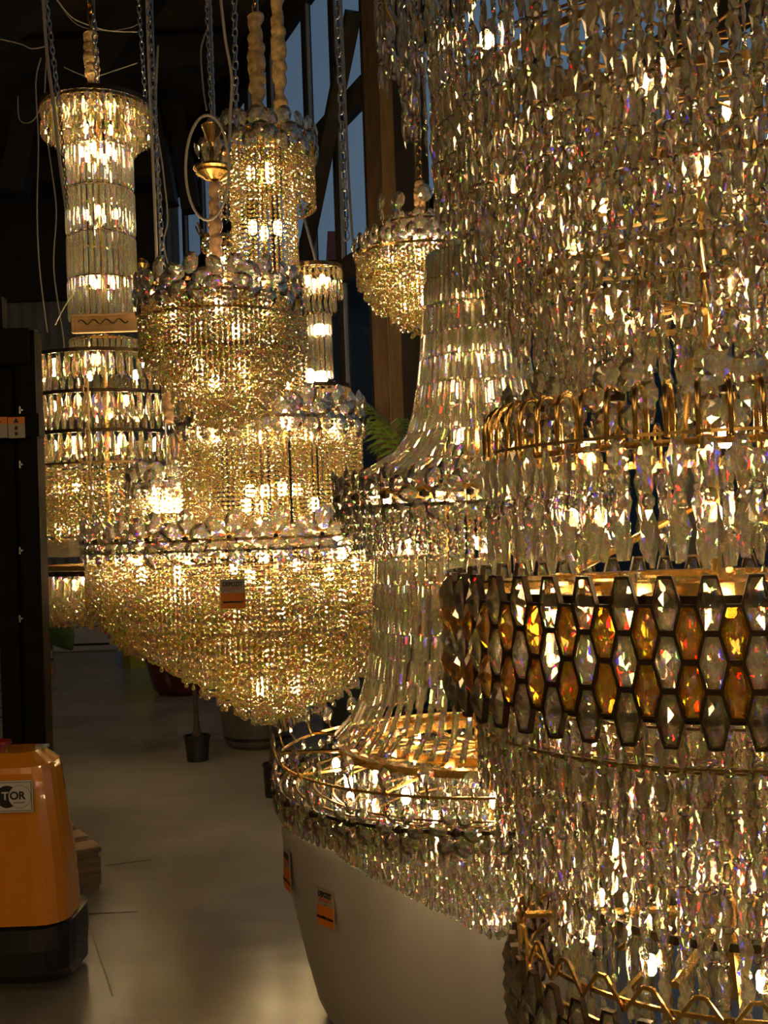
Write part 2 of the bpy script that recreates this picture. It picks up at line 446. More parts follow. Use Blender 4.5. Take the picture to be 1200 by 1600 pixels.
    def bulb(s, x, y, z, r=.016, h=.05, m=None):
        r *= s.k; h *= s.k; kk = ('bulb', round(r, 4), round(h, 4))
        if kk not in _cache:
            V, T = spin(8, [(0, h / 2), (r * .7, h * .42), (r, h * .25), (r, -h * .35), (r * .6, -h * .5), (0, -h * .5)])
            _cache[kk] = new_mesh('bulb', V, T, m or M['bulb'])
        return link('bulb', _cache[kk], s.root, (x, y, z))
    def bulb_ring(s, R, z, n, ph=.3, **k):
        R *= s.k
        for i in range(n):
            th = 2 * PI * (i + ph) / n; s.bulb(R * math.cos(th), R * math.sin(th), z, **k)
# ------------------------------------------------------------------ the setting
def struct(o): o['kind'] = 'structure'; return o
P0 = Vector((0, 9, 0)); U = Vector((-.38, .925, 0)).normalized(); NO = Vector((U.y, -U.x, 0))
def xw(Y): return P0.x + (Y - P0.y) * U.x / U.y
def slab(z0, z1, e=.1):
    c = [(-9.1, -8.1), (xw(-8.1) + e, -8.1), (xw(16.6) + e, 16.6), (-9.1, 16.6)]
    return MB().add([(x, y, z0) for x, y in c] + [(x, y, z1) for x, y in c], [(3, 2, 1, 0), (4, 5, 6, 7), (0, 1, 5, 4), (1, 2, 6, 5), (2, 3, 7, 6), (3, 0, 4, 7)])
fl = struct(slab(-.1, 0).build('floor', M['floor']))
for a, b in (((135, 1432), (176, 1556)), ((166, 1352), (236, 1343)), ((136, 1428), (215, 1424))):
    pa, pb = on_floor(*a, .001), on_floor(*b, .001)
    MB().bar(pa, pb, .005, .002).build('floor_crack', M['bronze'], fl)
struct(slab(7.2, 7.3).build('ceiling', M['ceil']))
wb = MB(); XL = -9.0
nrib = 60
V = []; Fs = []
for k in range(nrib + 1):
    x = XL + k * (5.9 / nrib)
    for z in (0, 7.2): V.append((x, 16.5 - (.03 if k % 2 else 0), z))
for k in range(nrib): Fs.append((2 * k, 2 * k + 2, 2 * k + 3, 2 * k + 1))
wb.add(V, Fs); wb.box((-6.05, 16.6, 3.6), (6.1, .1, 7.2))
struct(wb.build('wall_back', M['bwall']))
struct(MB().box((-9.05, 4.5, 3.6), (.1, 27, 7.2)).build('wall_left', M['bwall']))
struct(MB().box((0, -8, 3.6), (24, .1, 7.2)).build('wall_front', M['bwall']))
struct(MB().box((-6.05, 16.35, 6.1), (5.8, .14, 1.9)).build('trim_1', M['beam']))
# ceiling beams
for i, (Y, z, h) in enumerate([(12, 6.85, .34), (9, 7.0, .3), (14.6, 6.5, .3), (6, 7.0, .3)]):
    struct(MB().box(((-9 + xw(Y) - .25) / 2, Y, z), (9 + xw(Y) - .25, .3, h)).build('trim_%d' % (i + 2), M['beam']))
for i, (a, b, Y) in enumerate([((-40, 60), (80, -15), 9.4), ((22, 300), (62, 88), 13.0), ((150, 110), (240, -20), 11.0), ((205, -10), (262, 320), 13.5), ((262, 60), (300, 330), 14.5), ((60, 95), (10, 20), 12.5)]):
    struct(MB().bar(at(*a, Y), at(*b, Y), .24, .3).build('trim_%d' % (i + 6), M['beam']))

# glazed wall on the right: runs away from the camera along U
P0 = Vector((0, 9, 0)); U = Vector((-.38, .925, 0)).normalized(); NO = Vector((U.y, -U.x, 0))
def ws(px, py=600):
    d = ray(px, py); a = d.x / d.y
    return (P0.x - a * P0.y) / (a * U.y - U.x)
def wz(px, py):
    s = ws(px, py); q = P0 + U * s; return at(px, py, q.y).z
UZ = math.atan2(U.y, U.x)
def wbox(mb, s0, s1, z0, z1, d0=-.06, d1=.06):
    c = P0 + U * ((s0 + s1) / 2) + NO * ((d0 + d1) / 2); mb.box((c.x, c.y, (z0 + z1) / 2), (abs(s1 - s0), d1 - d0, z1 - z0), UZ)
z_t = wz(535, 176); z_r = wz(545, 420)
mull = sorted([ws(325), ws(362), ws(402), ws(438), ws(486, 300), ws(540), ws(590)] + [ws(590) - 1.35 * k for k in range(1, 11)] + [ws(325) + k * 1.1 for k in (1, 2)])
for i, (a, b) in enumerate(zip(mull, mull[1:])):
    fr = MB(); 
    wbox(fr, a - .045, a + .045, 0, 7.2, -.035, .04)
    for z, h in ((.08, .16), (z_r, .2), (z_t, .22), (6.9, .6)): wbox(fr, a + .05, b - .05, z - h / 2, z + h / 2, -.04, .05)
    o = struct(fr.build('window_%d' % (i + 1), M['frame']))
    gk = MB()
    for z0, z1 in ((.16, z_r - .1), (z_r + .1, z_t - .11), (z_t + .11, 6.6)):
        pn = MB(); wbox(pn, a + .05, b - .05, z0, z1, .0, .006); pn.build('pane', M['pane'], o)
        for sa, sb in ((a + .05, a + .075), (b - .075, b - .05)): wbox(gk, sa, sb, z0, z1, -.015, .015)
    gk.build('gasket', M['framel'], o)
# timber braces in front of the glass
for i, (a, b) in enumerate([((497, 405), (577, 22))]):
    pa = P0 + U * ws(*a) - NO * .14; pb = P0 + U * ws(*b) - NO * .14
    pa.z = wz(*a); pb.z = wz(*b)
    struct(MB().bar(pa, pb, .13, .07).build('trim_%d' % (20 + i), M['frame']))
q = at(627, 600, 8.0)
struct(MB().box((q.x, 8.0, 3.6), (.17, .16, 7.2)).build('trim_22', M['pillar2']))
q = at(598, 600, 8.25)
struct(MB().box((q.x, 8.25, 3.6), (.13, .12, 7.2)).build('trim_24', M['pillar']))
q = at(655, 600, 7.9)
struct(MB().box((q.x, 7.9, 3.6), (.24, .2, 7.2)).build('trim_23', M['beam']))
# outside: dark bank with the red roofed building above it
hb = MB(); V = []; Fs = []
nx = 30
for k in range(nx + 1):
    x = -26 + k * 2.6
    for (y, z) in ((18.0, -.3), (27, 7.0), (27.5, 8.15), (60, 8.3)): V.append((x, y + (random.random() - .5) * .6, z + (random.random() - .5) * .12))
for k in range(nx):
    for j in range(3): a = k * 4 + j; Fs.append((a, a + 4, a + 5, a + 1))
hb.add(V, Fs); o = hb.build('embankment', M['hill']); o['kind'] = 'structure'
o = MB().box((20, 5, -.15), (40, 30, .1)).build('outdoor_ground', M['asphalt']); o['kind'] = 'structure'
for (a, b, yt, yb) in ((468, 490, 378, 392), (512, 534, 368, 392)):
    p = at(a, yt, 34); p2 = at(b, yt, 34); zb = 8.15
    t = empty('building', ((p.x + p2.x) / 2, 34, zb), 'distant red-roofed building seen through the glass, %s' % ('left one by the beaded tower' if a < 500 else 'right one below the hanging hook'), 'building')
    wd = p2.x - p.x; h = p.z - zb
    MB().box((0, 0, h * .3), (wd, 2, h * .6)).build('wall', M['bwall'], t)
    MB().add([(-wd * .55, -1.2, h * .6), (wd * .55, -1.2, h * .6), (wd * .55, 1.2, h * .6), (-wd * .55, 1.2, h * .6), (-wd * .5, 0, h * 1.05), (wd * .5, 0, h * 1.05)],
             [(0, 1, 5, 4), (2, 3, 4, 5), (1, 2, 5), (3, 0, 4), (3, 2, 1, 0)]).build('roof', M['roof'], t)

# ------------------------------------------------------------------ giant chandelier at the right
A = Chandelier('giant_tiered_chandelier', 'huge cut-crystal tiered chandelier filling the right side, with an amber hexagon band', 1118, 850, 1.7, k=.74)
def RA(left, py):   # radius from where the left edge shows
    axis = 1118 + (850 - py) * -.035 * -1 * -1
    return A.r((1118 - (850 - py) * .035) - left)
K1 = (.017, .026, .056); K2 = (.016, .022, .044); O1 = (.014, .017, .017)
tiers = [(-60, 70, 566), (-60, 178, 612), (-60, 290, 668), (60, 345, 690), (150, 415, 716), (230, 482, 756), (330, 560, 800), (430, 605, 842), (480, 650, 878)]
for i, (t, b, left) in enumerate(tiers):
    r = RA(left, b); z0 = A.z(t) - (.0 if t > 0 else 0); z1 = A.z(b)
    if i > 1: z0 = A.z(max(t, tiers[i - 1][1] - 230))
    A.hang('crystal', T_KITE, M['crystal'], r, z0, z1, .034 + .003 * (i % 2), K1 if i % 2 == 0 else K2, 1.02, jz=.03, jr=.8, ph=rng.random(), alt=(O1, T_OCT), jl=.05)
    A.ring(r - .005, z0 + .006, m=M['brass'], h=.014); A.spokes(r - .01, z0, 10, M['brass'])
for r, t, b in ((.22, 60, 640), (.32, 0, 520)):
    A.hang('crystal', T_KITE, M['crystal'], r, A.z(t), A.z(b), .06, K1, 1.02, jz=.03, jr=1.2, alt=(O1, T_OCT))
# crown of brass hooks
zh = A.z(690); rh = RA(752, 690); nh = 56
for k in range(nh):
    th = 2 * PI * k / nh; mb = MB(); pts = []
    for j in range(9):
        a = PI * j / 8; rr = rh + .021 * math.cos(a) - .021; pts.append((rr, 0, zh + .026 + .033 * math.sin(a)))
    pts = [(rh, 0, zh - .015)] + pts + [(rh - .042, 0, zh - .022)]
    if 'hook' not in _cache:
        mb.tube(pts, .0042, 5); o = mb.build('hook', M['gold'], A.root, smooth=True); _cache['hook'] = o.data
    else: o = link('hook', _cache['hook'], A.root)
    o.rotation_euler = (0, 0, th)
A.ring(rh + .003, zh - .008, m=M['gold'], h=.006, t=.003); A.ring(rh - .040, zh - .015, m=M['gold'])
K3 = (.028, .040, .092)
A.hang('crystal', T_KITE, M['crystal'], rh, zh - .015, A.z(868), .052, K3, 1.0, jr=.5, jz=.01, alt=((.02, .026, .03), T_OCT), jl=.01)
A.hang('crystal', T_KITE, M['crystal'], rh - .045, zh - .03, A.z(866), .046, K1, 1.0, jr=1.0, jz=.02, alt=(O1, T_OCT))
A.hang('crystal', T_KITE, M['crystal'], rh - .10, zh - .03, A.z(866), .05, K1, 1.0, jr=1.0, jz=.02, alt=(O1, T_OCT))
def frame_ring(outl, w_, d):
    O = [Vector((0, y, z)) for y, z in outl]; n = len(O); c = sum(O, Vector()) / n; V = []; Fs = []
    for x in (-d, d):
        for q in (1, 1 - w_):
            for o in O: p = c + (o - c) * q; V.append((x, p.y, p.z))
    for k in range(n):
        j = (k + 1) % n
        Fs += [(k, j, n + j, n + k)[::-1], (2 * n + k, 2 * n + j, 3 * n + j, 3 * n + k), (k, 2 * n + k, 2 * n + j, j)[::-1], (n + k, n + j, 3 * n + j, 3 * n + k)[::-1]]
    return V, Fs
def hexband(C, r, ztop, n, rows, hh, cname):
    wd = 2 * PI * r / n * 1.36; hx = [(y * wd, z * hh) for y, z in HEXS[::-1]]
    fv = frame_ring(hx, .105, .005); fm = bpy.data.meshes.new('frame'); fm.from_pydata(fv[0], [], fv[1]); fm.materials.append(M['bronze'])
    for i in range(n):
        th = 2 * PI * i / n; odd = i % 2
        for j in range(rows - odd):
            o = link('hexagon_panel', fm, C.root, (r * math.cos(th), r * math.sin(th), ztop - j * hh * 1.0 - odd * hh * .5), (0, 0, th))
            link('cut_glass', unit_mesh('cut_glass', T_HEX, (.036, wd * .94, hh * .95), M['amber'] if odd and cname == 'amber' else (M['smokeg'] if cname != 'amber' and odd == 0 else M['crystal'])), o, (0, 0, -hh * .04))
rb = RA(690, 900); zt = A.z(878); hh = (zt - A.z(1088)) / 3
hexband(A, rb, zt, 100, 3, hh, 'amber')
A.ring(rb - .022, zt - .026, m=M['bronze'], h=.02); A.ring(rb - .022, zt - 2.5 * hh, m=M['bronze'], h=.012)
A.spokes(rb - .025, zt - .03, 9, M['gold'], rad=.009); A.ring(rb * .55, zt - .02, h=.03, t=.02)
# lower basket
low = [(884, 1208, 745), (930, 1215, 742), (960, 1300, 772), (1020, 1375, 806), (1080, 1495, 862)]
for i, (t, b, left) in enumerate(low):
    r = RA(left, b) - (.0 if i else .02)
    A.hang('crystal', T_KITE, M['crystal'], r, A.z(t if i > 1 else 1040), A.z(b), .036, K1 if i % 2 == 0 else K2, 1.02, jz=.03, jr=.8, ph=rng.random(), alt=(O1, T_OCT), jl=.05)
    A.ring(r - .006, A.z(min(t + 190, 1130)), m=M['brass'], h=.005)
A.hang('crystal', T_KITE, M['crystal'], RA(885, 1500), A.z(1180), A.z(1600), .036, K1, 1.02, jz=.03, jr=.9, alt=(O1, T_OCT))
A.hang('crystal', T_KITE, M['crystal'], .15, A.z(900), A.z(1640), .05, K1, 1.02, jz=.03, jr=.9, alt=(O1, T_OCT))
A.ring(RA(895, 1385), A.z(1385), m=M['bronze'], h=.016); A.ring(.18, A.z(1140), m=M['gold'], h=.02)
# lowest band: brass zigzag crown above smoked hexagons
rl = RA(796, 1500); zl = A.z(1464); 
hexband(A, rl, zl, 80, 2, hh, 'smoke')
zz = A.z(1425)
for k in range(30):
    a, b = 2 * PI * k / 30, 2 * PI * (k + .5) / 30; c = 2 * PI * (k + 1) / 30; ri = rl - .01
    mb = MB(); P = lambda t, z: (ri * math.cos(t), ri * math.sin(t), z)
    mb.bar(P(a, zl), P(b - .02, zz), .005); mb.bar(P(b - .02, zz), P(b + .02, zz), .005); mb.bar(P(b + .02, zz), P(c, zl), .005)
    mb.build('brass_point', M['gold'], A.root)
A.ring(rl - .015, A.z(1450), h=.008, m=M['gold']); A.ring(rl - .02, A.z(1495), h=.012, m=M['gold'])
A.spokes(rl - .02, A.z(1418), 6, M['gold'], rad=.008)
A.rods([((0, 0, 7.19), (0, 0, A.z(1560)))], .012)
for k in range(6):
    th = 2 * PI * k / 6 + .3
    A.rods([((.03 * math.cos(th), .03 * math.sin(th), A.z(560)), (.05 * math.cos(th), .05 * math.sin(th), A.z(690)))], .006)
    A.rods([((.03 * math.cos(th), .03 * math.sin(th), A.z(790)), (.24 * math.cos(th), .24 * math.sin(th), A.z(880)))], .007, 'brass_arm')
    A.rods([((.03 * math.cos(th), .03 * math.sin(th), A.z(1400)), (.2 * math.cos(th), .2 * math.sin(th), A.z(1530)))], .007, 'brass_arm')
for r, py, n in ((.45, 60, 6), (.42, 230, 8), (.34, 330, 6), (.22, 480, 5), (.30, 700, 6), (.30, 800, 8), (.40, 925, 10), (.38, 1010, 8), (.30, 1130, 5), (.27, 1300, 7), (.25, 1400, 6), (.30, 1440, 9)):
    A.bulb_ring(r, A.z(py), n, rng.random(), r=.012, h=.04)
A.finish(300)

# ------------------------------------------------------------------ bell-shaped rod chandelier in the middle
B = Chandelier('bell_chandelier', 'tall crystal-rod chandelier flaring like a bell above the white planter, with a ragged bowl', 752, 850, 2.6, k=.667)
def RB(left, py): return B.r((752 - (850 - py) * .035) - left)
def rodwall(C, pts, n_round, key, m, rowh=None, w=.014, tm=T_ROD, limit=None):
    """overlapping rows of rods following a profile given as (row, left edge)"""
    for (pa, la), (pb, lb) in zip(pts, pts[1:]):
        ax = lambda py: C.px - (C.py0 - py) * .035
        ra, rb_ = C.r(ax(pa) - la), C.r(ax(pb) - lb); za, zb = C.z(pa), C.z(pb); ln = math.hypot(za - zb, rb_ - ra); ti = math.atan2(rb_ - ra, za - zb)
        n = n_round; w = .0145 * C.k
        ph = rng.random()
        for i in range(n):
            th = 2 * PI * (i + ph) / n
            C.add(key, tm, m, (ra * math.cos(th), ra * math.sin(th), za), (w, w * 1.5, ln * 1.02), th + (rng.random() - .5) * .3, -ti)
col1 = [(398, 668), (440, 666), (482, 664), (524, 661), (562, 658), (602, 654), (640, 648), (676, 638), (702, 620), (722, 588), (738, 556)]
rodwall(B, col1, 54, 'crystal_rod', M['rod'])
rodwall(B, [(p, l + 24) for p, l in col1[:8]], 24, 'crystal_rod', M['rod'])
col2 = [(868, 587), (904, 586), (940, 584), (976, 582), (1012, 579), (1048, 574), (1082, 564), (1114, 548), (1140, 522)]
rodwall(B, col2, 66, 'crystal_rod', M['rod'])
rodwall(B, [(p, l + 24) for p, l in col2[:7]], 30, 'crystal_rod', M['rod'])
def flower(C, r, z, th, pr, big, m=None, dark=True, npet=6, key='crystal_flower', tilt=0):
    V = MB().lathe([(0, -pr * .3), (pr * .35, -pr * .2), (pr * .38, pr * .1), (0, pr * .3)], 8)
    kk = ('flc', round(pr, 3), dark)
    if kk not in _cache:
        me = bpy.data.meshes.new('flower_centre'); me.from_pydata(V.v, [], V.f); me.materials.append(M['bronze'] if dark else M['gold']); _cache[kk] = me  # bronze choice puts the backlit darkness of the centres into their colour
    c = link(key, _cache[kk], C.root, (r * math.cos(th), r * math.sin(th), z), (0, PI / 2 if False else 0, th))
    return c
def petals(c, n, dist, S, tm, m, ph=0, name='petal', lean=0):
    for k in range(n):
        a = 2 * PI * (k + ph) / n
        # petal hangs along -z from its root: rotate about x by a+pi
        o = link(name, unit_mesh('petal', tm, S, m), c)
        o.rotation_euler = Euler((a, lean, 0)); d = Vector((0, 0, -dist)); d.rotate(o.rotation_euler); o.location = d
def flower_ring(C, r, z, n, pr, S, tm, m, npet=6, dark=True, name='crystal_flower', jz=0, ph=0, only_front=False):
    pr *= C.k; S = tuple(v * C.k for v in S)
    for k in range(n):
        th = 2 * PI * (k + ph) / n
        c = flower(C, r, z + (rng.random() - .5) * jz, th, pr, 0, dark=dark, key=name)
        petals(c, npet, pr * .5, S, tm, m, ph=rng.random() * .5)
# crystal flowers above the brass hooks
flower_ring(A, rh * .90, A.z(644), 14, .04, (.022, .052, .06), T_OVAL, M['petal'], 6, name='crystal_flower')
# crown ring 1
r1 = RB(528, 770); z1 = B.z(774)
B.ring(r1, B.z(760), h=.006); B.ring(r1, B.z(786), m=M['bronze']); B.ring(r1 * .8, B.z(762), h=.02)
flower_ring(B, r1 + .01, z1, 22, .048, (.020, .055, .068), T_OVAL, M['petal'], 6)
def stalks(C, r, z, n, h, S, ph=0, tm=T_OVAL, m=None, lean=.02):
    h *= C.k; lean *= C.k; S = tuple(v * C.k for v in S)
    for k in range(n):
        th = 2 * PI * (k + ph) / n; hh_ = h * (1 if k % 2 else .62)
        kk = ('stalk', round(hh_, 3))
        if kk not in _cache:
            mb = MB().tube([(0, 0, 0), (lean * .6, 0, hh_ * .45), (lean, 0, hh_)], .004 * C.k, 5); me = bpy.data.meshes.new('stalk'); me.from_pydata(mb.v, [], mb.f); me.materials.append(M['gold']); _cache[kk] = me
        o = link('petal_stalk', _cache[kk], C.root, (r * math.cos(th), r * math.sin(th), z), (0, 0, th))
        link('petal', unit_mesh('petal', tm, S, m or M['petal']), o, (lean, 0, hh_ + S[2] * .8), (0, .15 * (rng.random() - .5), (rng.random() - .5) * .5))
stalks(B, r1, B.z(762), 30, .035, (.014, .045, .055), .2)
# small crystals under crown, then the inner basket narrowing
for i, (t, b, l) in enumerate([(786, 828, 532), (800, 856, 552), (812, 874, 572)]):
    B.hang('crystal', T_OCT, M['rod'], RB(l, b), B.z(t), B.z(b), .034, (.02, .026, .03), 1.05, jr=.5)
# wide ring
r2 = RB(432, 1200); zc = B.z(1208)
B.ring(r2, B.z(1165), h=.008); B.ring(r2, B.z(1208), m=M['bronze']); B.ring(r2 * .72, B.z(1152), h=.025, t=.03); B.ring(r2 * .5, B.z(1150), h=.03, t=.03); B.ring(r2 * .62, B.z(1158), h=.02, t=.02)
B.spokes(r2, B.z(1165), 12, M['gold'], rad=.007)
flower_ring(B, r2 + .012, zc, 28, .045, (.020, .046, .056), T_OVAL, M['petal'], 6)
stalks(B, r2, B.z(1170), 36, .06, (.016, .05, .07), .1)
B.hang('crystal', T_OCT, M['rod'], r2 - .015, B.z(1205), B.z(1248), .042, (.024, .036, .04), 1.05, jr=.5)
# bowl: concentric rings of loop drops, longer towards the centre
bowl = [(436, 1262), (462, 1277), (490, 1297), (520, 1318), (552, 1342), (585, 1362), (618, 1384), (650, 1405), (682, 1425), (715, 1446), (740, 1462), (756, 1474)]
for i, (l, b) in enumerate(bowl):
    b -= 14; r = B.r(768 - l)
    B.hang('crystal_drop', T_DROP, M['rod'], r, B.z(max(1212, b - 78)), B.z(b), .033, (.017, .025, .054), .84, jr=.35, jz=.004)
    B.ring(r, B.z(max(1212, b - 78)) + .004, m=M['brass'], h=.006)
for l, b in bowl[::2]:
    r = B.r(768 - l) - .02; B.hang('crystal_drop', T_DROP, M['rod'], max(r, .02), B.z(1212), B.z(b - 60), .06, (.016, .024, .05), .9, jr=.6)
B.rods([((0, 0, 7.19), (0, 0, B.z(1400)))], .012); 
for k in range(5):
    th = 2 * PI * k / 5 + .5; B.rods([((.08 * math.cos(th), .08 * math.sin(th), B.z(398)), (.08 * math.cos(th), .08 * math.sin(th), B.z(1210)))], .006, 'brass_rod')
for r, py, n in ((.06, 470, 3), (.07, 555, 4), (.08, 610, 4), (.09, 680, 4), (.38, 775, 10), (.3, 850, 6), (.12, 920, 4), (.1, 1000, 4), (.1, 1080, 4), (.55, 1190, 12), (.5, 1235, 9), (.42, 1262, 10), (.3, 1300, 8), (.3, 1335, 7), (.16, 1375, 5), (.08, 1420, 3)):
    B.bulb_ring(r, B.z(py), n, rng.random(), r=.013, h=.05)
B.finish(300)

# ------------------------------------------------------------------ beaded tower chandelier
D = Chandelier('beaded_tower_chandelier', 'tall beaded chandelier with a wide ragged bead bowl, price tag on its front', 430, 850, 5.3)
RD = lambda half: D.r(half)
D.begin(300)
def dring(half, py, m=None, h=.015): D.ring(RD(half), D.z(py), m=m or M['gold'], h=h)
bs = .017
D.strings(RD(290), D.z(846), D.z(934), .023, bs, M['bead'], drop=1.8)
prof = [(272, 958), (254, 976), (236, 988), (216, 1000), (194, 1012), (172, 1026), (148, 1042), (122, 1064), (96, 1080), (70, 1100), (44, 1112), (20, 1120)]
for i, (h, b) in enumerate(prof):
    D.strings(RD(h), D.z(max(850, b - 84)), D.z(b), .023, bs, M['bead'], parts=i % 3 == 0, drop=1.8)
    D.ring(RD(h), D.z(max(850, b - 84)) + .01, m=M['brass'], h=.005)
for h, py in ((293, 838), (289, 852), (250, 828), (200, 826)): dring(h, py, M['bronze'] if py == 852 else M['gold'], .012)
flower_ring(D, RD(294), D.z(836), 30, .035, (.030, .082, .105), T_OVAL, M['petal'], 5, name='crystal_flower')
D.spokes(RD(290), D.z(832), 12, M['gold'], rad=.008)
# drum 2 + crown 2
D.budget = 90
D.zj = .25
D.strings(RD(140), D.z(668), D.z(822), .026, bs, M['bead'])
D.strings(RD(112), D.z(668), D.z(815), .034, bs, M['bead'], parts=False)
D.strings(RD(60), D.z(460), D.z(815), .05, bs, M['bead'], parts=False)
flower_ring(D, RD(146), D.z(655), 17, .035, (.030, .082, .105), T_OVAL, M['petal'], 5, dark=False)
dring(146, 662); dring(142, 822)
D.spokes(RD(142), D.z(664), 10, M['gold'], rad=.006)
# upper column
D.budget = 60
D.strings(RD(50), D.z(232), D.z(640), .025, bs, M['bead'])
D.strings(RD(80), D.z(230), D.z(318), .03, bs, M['bead'], drop=1.8)
D.strings(RD(68), D.z(230), D.z(296), .03, bs, M['bead'], drop=1.8)
flower_ring(D, RD(84), D.z(226), 11, .03, (.028, .075, .095), T_OVAL, M['petal'], 5, dark=False)
dring(82, 228); D.spokes(RD(80), D.z(228), 8)
D.rods([((0, 0, D.z(225)), (0, 0, D.z(1040)))], .012)
for k in range(6):
    th = 2 * PI * k / 6; D.rods([((.1 * math.cos(th), .1 * math.sin(th), D.z(520)), (.12 * math.cos(th), .12 * math.sin(th), D.z(820)))], .007, 'brass_rod')
for r, py, n in ((.06, 270, 3), (.07, 358, 3), (.06, 440, 3), (.2, 590, 5), (.34, 672, 8), (.12, 765, 4), (.2, 790, 3), (.74, 862, 14), (.66, 890, 12), (.5, 925, 12), (.36, 965, 9), (.22, 1020, 7), (.12, 1070, 4)):
    D.bulb_ring(r, D.z(py), n, rng.random(), r=.02, h=.07)
D.finish_beads()
D.rods([((0, 0, D.z(225)), (0, 0, 7.19))], .006, 'hanging_wire', M['steel'])

# ------------------------------------------------------------------ crowned bead basket in front of the tower
E = Chandelier('bead_basket_chandelier', 'bead basket chandelier with a crown of big oval petals hanging by a satin-covered chain', 345, 500, 4.55)
E.begin(150)
for i, (h, t, b) in enumerate([(126, 478, 548), (118, 478, 566), (106, 478, 582), (92, 484, 596), (78, 490, 612), (62, 500, 626), (46, 520, 640), (28, 540, 655), (12, 560, 665)]):
    E.strings(E.r(h), E.z(t), E.z(b), .021, .0165, M['bead'], parts=i % 3 == 0, drop=1.8, ph=i * .37)
E.ring(E.r(128), E.z(476), h=.012); E.ring(E.r(120), E.z(500), m=M['brass']); E.spokes(E.r(126), E.z(474), 10)
flower_ring(E, E.r(128), E.z(462), 14, .03, (.026, .068, .092), T_OVAL, M['petal'], 5, dark=False)
for r, py, n in ((.24, 496, 7), (.2, 530, 5), (.12, 575, 4), (.1, 600, 3)): E.bulb_ring(r, E.z(py), n, rng.random(), r=.018, h=.06)
E.finish_beads(); E.rods([((0, 0, E.z(470)), (0, 0, 7.19))], .004, 'hanging_wire', M['steel'])
def sleeve(C, dx0, y0, dx1, y1, w, m, name='satin_sleeve', loc=None):
    """ruffled fabric tube round the chain"""
    p0 = at(dx0, y0, C.Y) - C.base; p1 = at(dx1, y1, C.Y) - C.base; n = 60; pts = []; rr = []
    for k in range(n):
        t = k / (n - 1); pts.append(p0.lerp(p1, t) + Vector((.004 * math.sin(k * .9), .003 * math.cos(k * .7), 0)))
        rr.append(w * (.74 + .14 * math.sin(k * .33 + 2.6 * math.sin(k * .13)) + .09 * math.sin(k * .9 + 1.7 * math.sin(k * .41)) + .05 * rng.random()))
    rr[0] = rr[-1] = w * .5
    return MB().tube(pts, rr, 10).build(name, m, C.root, smooth=True)
sleeve(E, 334, 285, 340, 462, .028, M['sleeve2'])
sleeve(D, 398, 22, 405, 222, .045, M['sleeve'])
# brass hub with candle cup above the basket
pz = lambda py: E.z(py)
hx = at(334, 270, 4.55).x - E.x
hub = MB().lathe([(0, pz(284)), (.03, pz(282)), (.075, pz(272)), (.07, pz(269)), (.085, pz(265)), (.082, pz(261)), (.02, pz(258)), (.015, pz(230)), (.018, pz(224)), (.045, pz(198)), (.046, pz(196)), (0, pz(199))], 24, (hx, 0, 0)).build('brass_hub', M['gold'], E.root, smooth=False)
pts = []
for k in range(36):
    a = 2 * PI * k / 36; q = at(324 + 34 * math.sin(a), 262 - 82 * math.cos(a), 4.45) - E.base; pts.append(q)
MB().tube(pts, .006, 6, closed=True).build('cable_loop', M['wcable'], E.root, smooth=True)
for k in range(6):
    a = 2 * PI * k / 6; 
    link('petal', unit_mesh('petal', T_OVAL, (.018, .05, .07), M['crystal']), E.root, (hx + .075 * math.cos(a), .075 * math.sin(a), pz(222)), (0, .2, a))

# second sleeve and its lamp (small tower behind)
G = Chandelier('drop_tower_chandelier', 'slim drop-crystal chandelier behind the beaded tower, close to the window wall', 499, 500, 8.0)
G.hang('crystal', T_ALM, M['almond'], G.r(37), G.z(418), G.z(474), .045, (.022, .03, .12), 1.02, jr=.4)
G.hang('crystal', T_ALM, M['almond'], G.r(26), G.z(440), G.z(500), .045, (.022, .03, .12), 1.02, jr=.4)
G.hang('crystal', T_ROD, M['rod'], G.r(17), G.z(492), G.z(600), .035, (.02, .026, .16), 1.0, jr=.4)
G.hang('crystal', T_ALM, M['almond'], G.r(44), G.z(604), G.z(700), .045, (.022, .03, .12), 1.02, jr=.4)
G.ring(G.r(38), G.z(416), m=M['brass'], h=.03); G.ring(G.r(18), G.z(490)); G.ring(G.r(44), G.z(602), m=M['bronze'], h=.03); G.spokes(G.r(38), G.z(416)); G.spokes(G.r(44), G.z(602), 6)
G.rods([((0, 0, G.z(416)), (0, 0, G.z(602)))], .008)
for r, py, n in ((.08, 440, 4), (.03, 515, 3), (.03, 588, 3), (.1, 640, 4)): G.bulb_ring(r, G.z(py), n, r=.02, h=.08)
G.finish(120)
sleeve(G, 432, -10, 440, 215, .06, M['sleeve'], 'satin_sleeve')
G.rods([((at(440, 215, 8.0) - G.base), (0, 0, G.z(416)))], .01, 'hanging_rod', M['steel'])
H = Chandelier('small_bead_chandelier', 'small far bead chandelier left of the beaded tower, with curled brass tips', 342, 400, 9.0)
H.begin(40)
H.strings(H.r(18), H.z(385), H.z(455), .04, .03, M['bead']); H.strings(H.r(25), H.z(372), H.z(392), .04, .03, M['bead'])
H.ring(H.r(26), H.z(370), h=.03); H.spokes(H.r(26), H.z(370), 6); H.finish_beads()
for k in range(10):
    a = 2 * PI * k / 10; r = H.r(25); MB().tube([(r * math.cos(a), r * math.sin(a), H.z(370)), (r * 1.25 * math.cos(a), r * 1.25 * math.sin(a), H.z(362)), (r * 1.4 * math.cos(a), r * 1.4 * math.sin(a), H.z(352))], .008, 5).build('curled_tip', M['gold'], H.root)
H.bulb_ring(.04, H.z(410), 3, r=.025, h=.1); H.bulb_ring(.04, H.z(445), 3, r=.025, h=.1)
H.rods([((0, 0, H.z(370)), (0, 0, 7.19))], .008, 'hanging_wire', M['steel'])

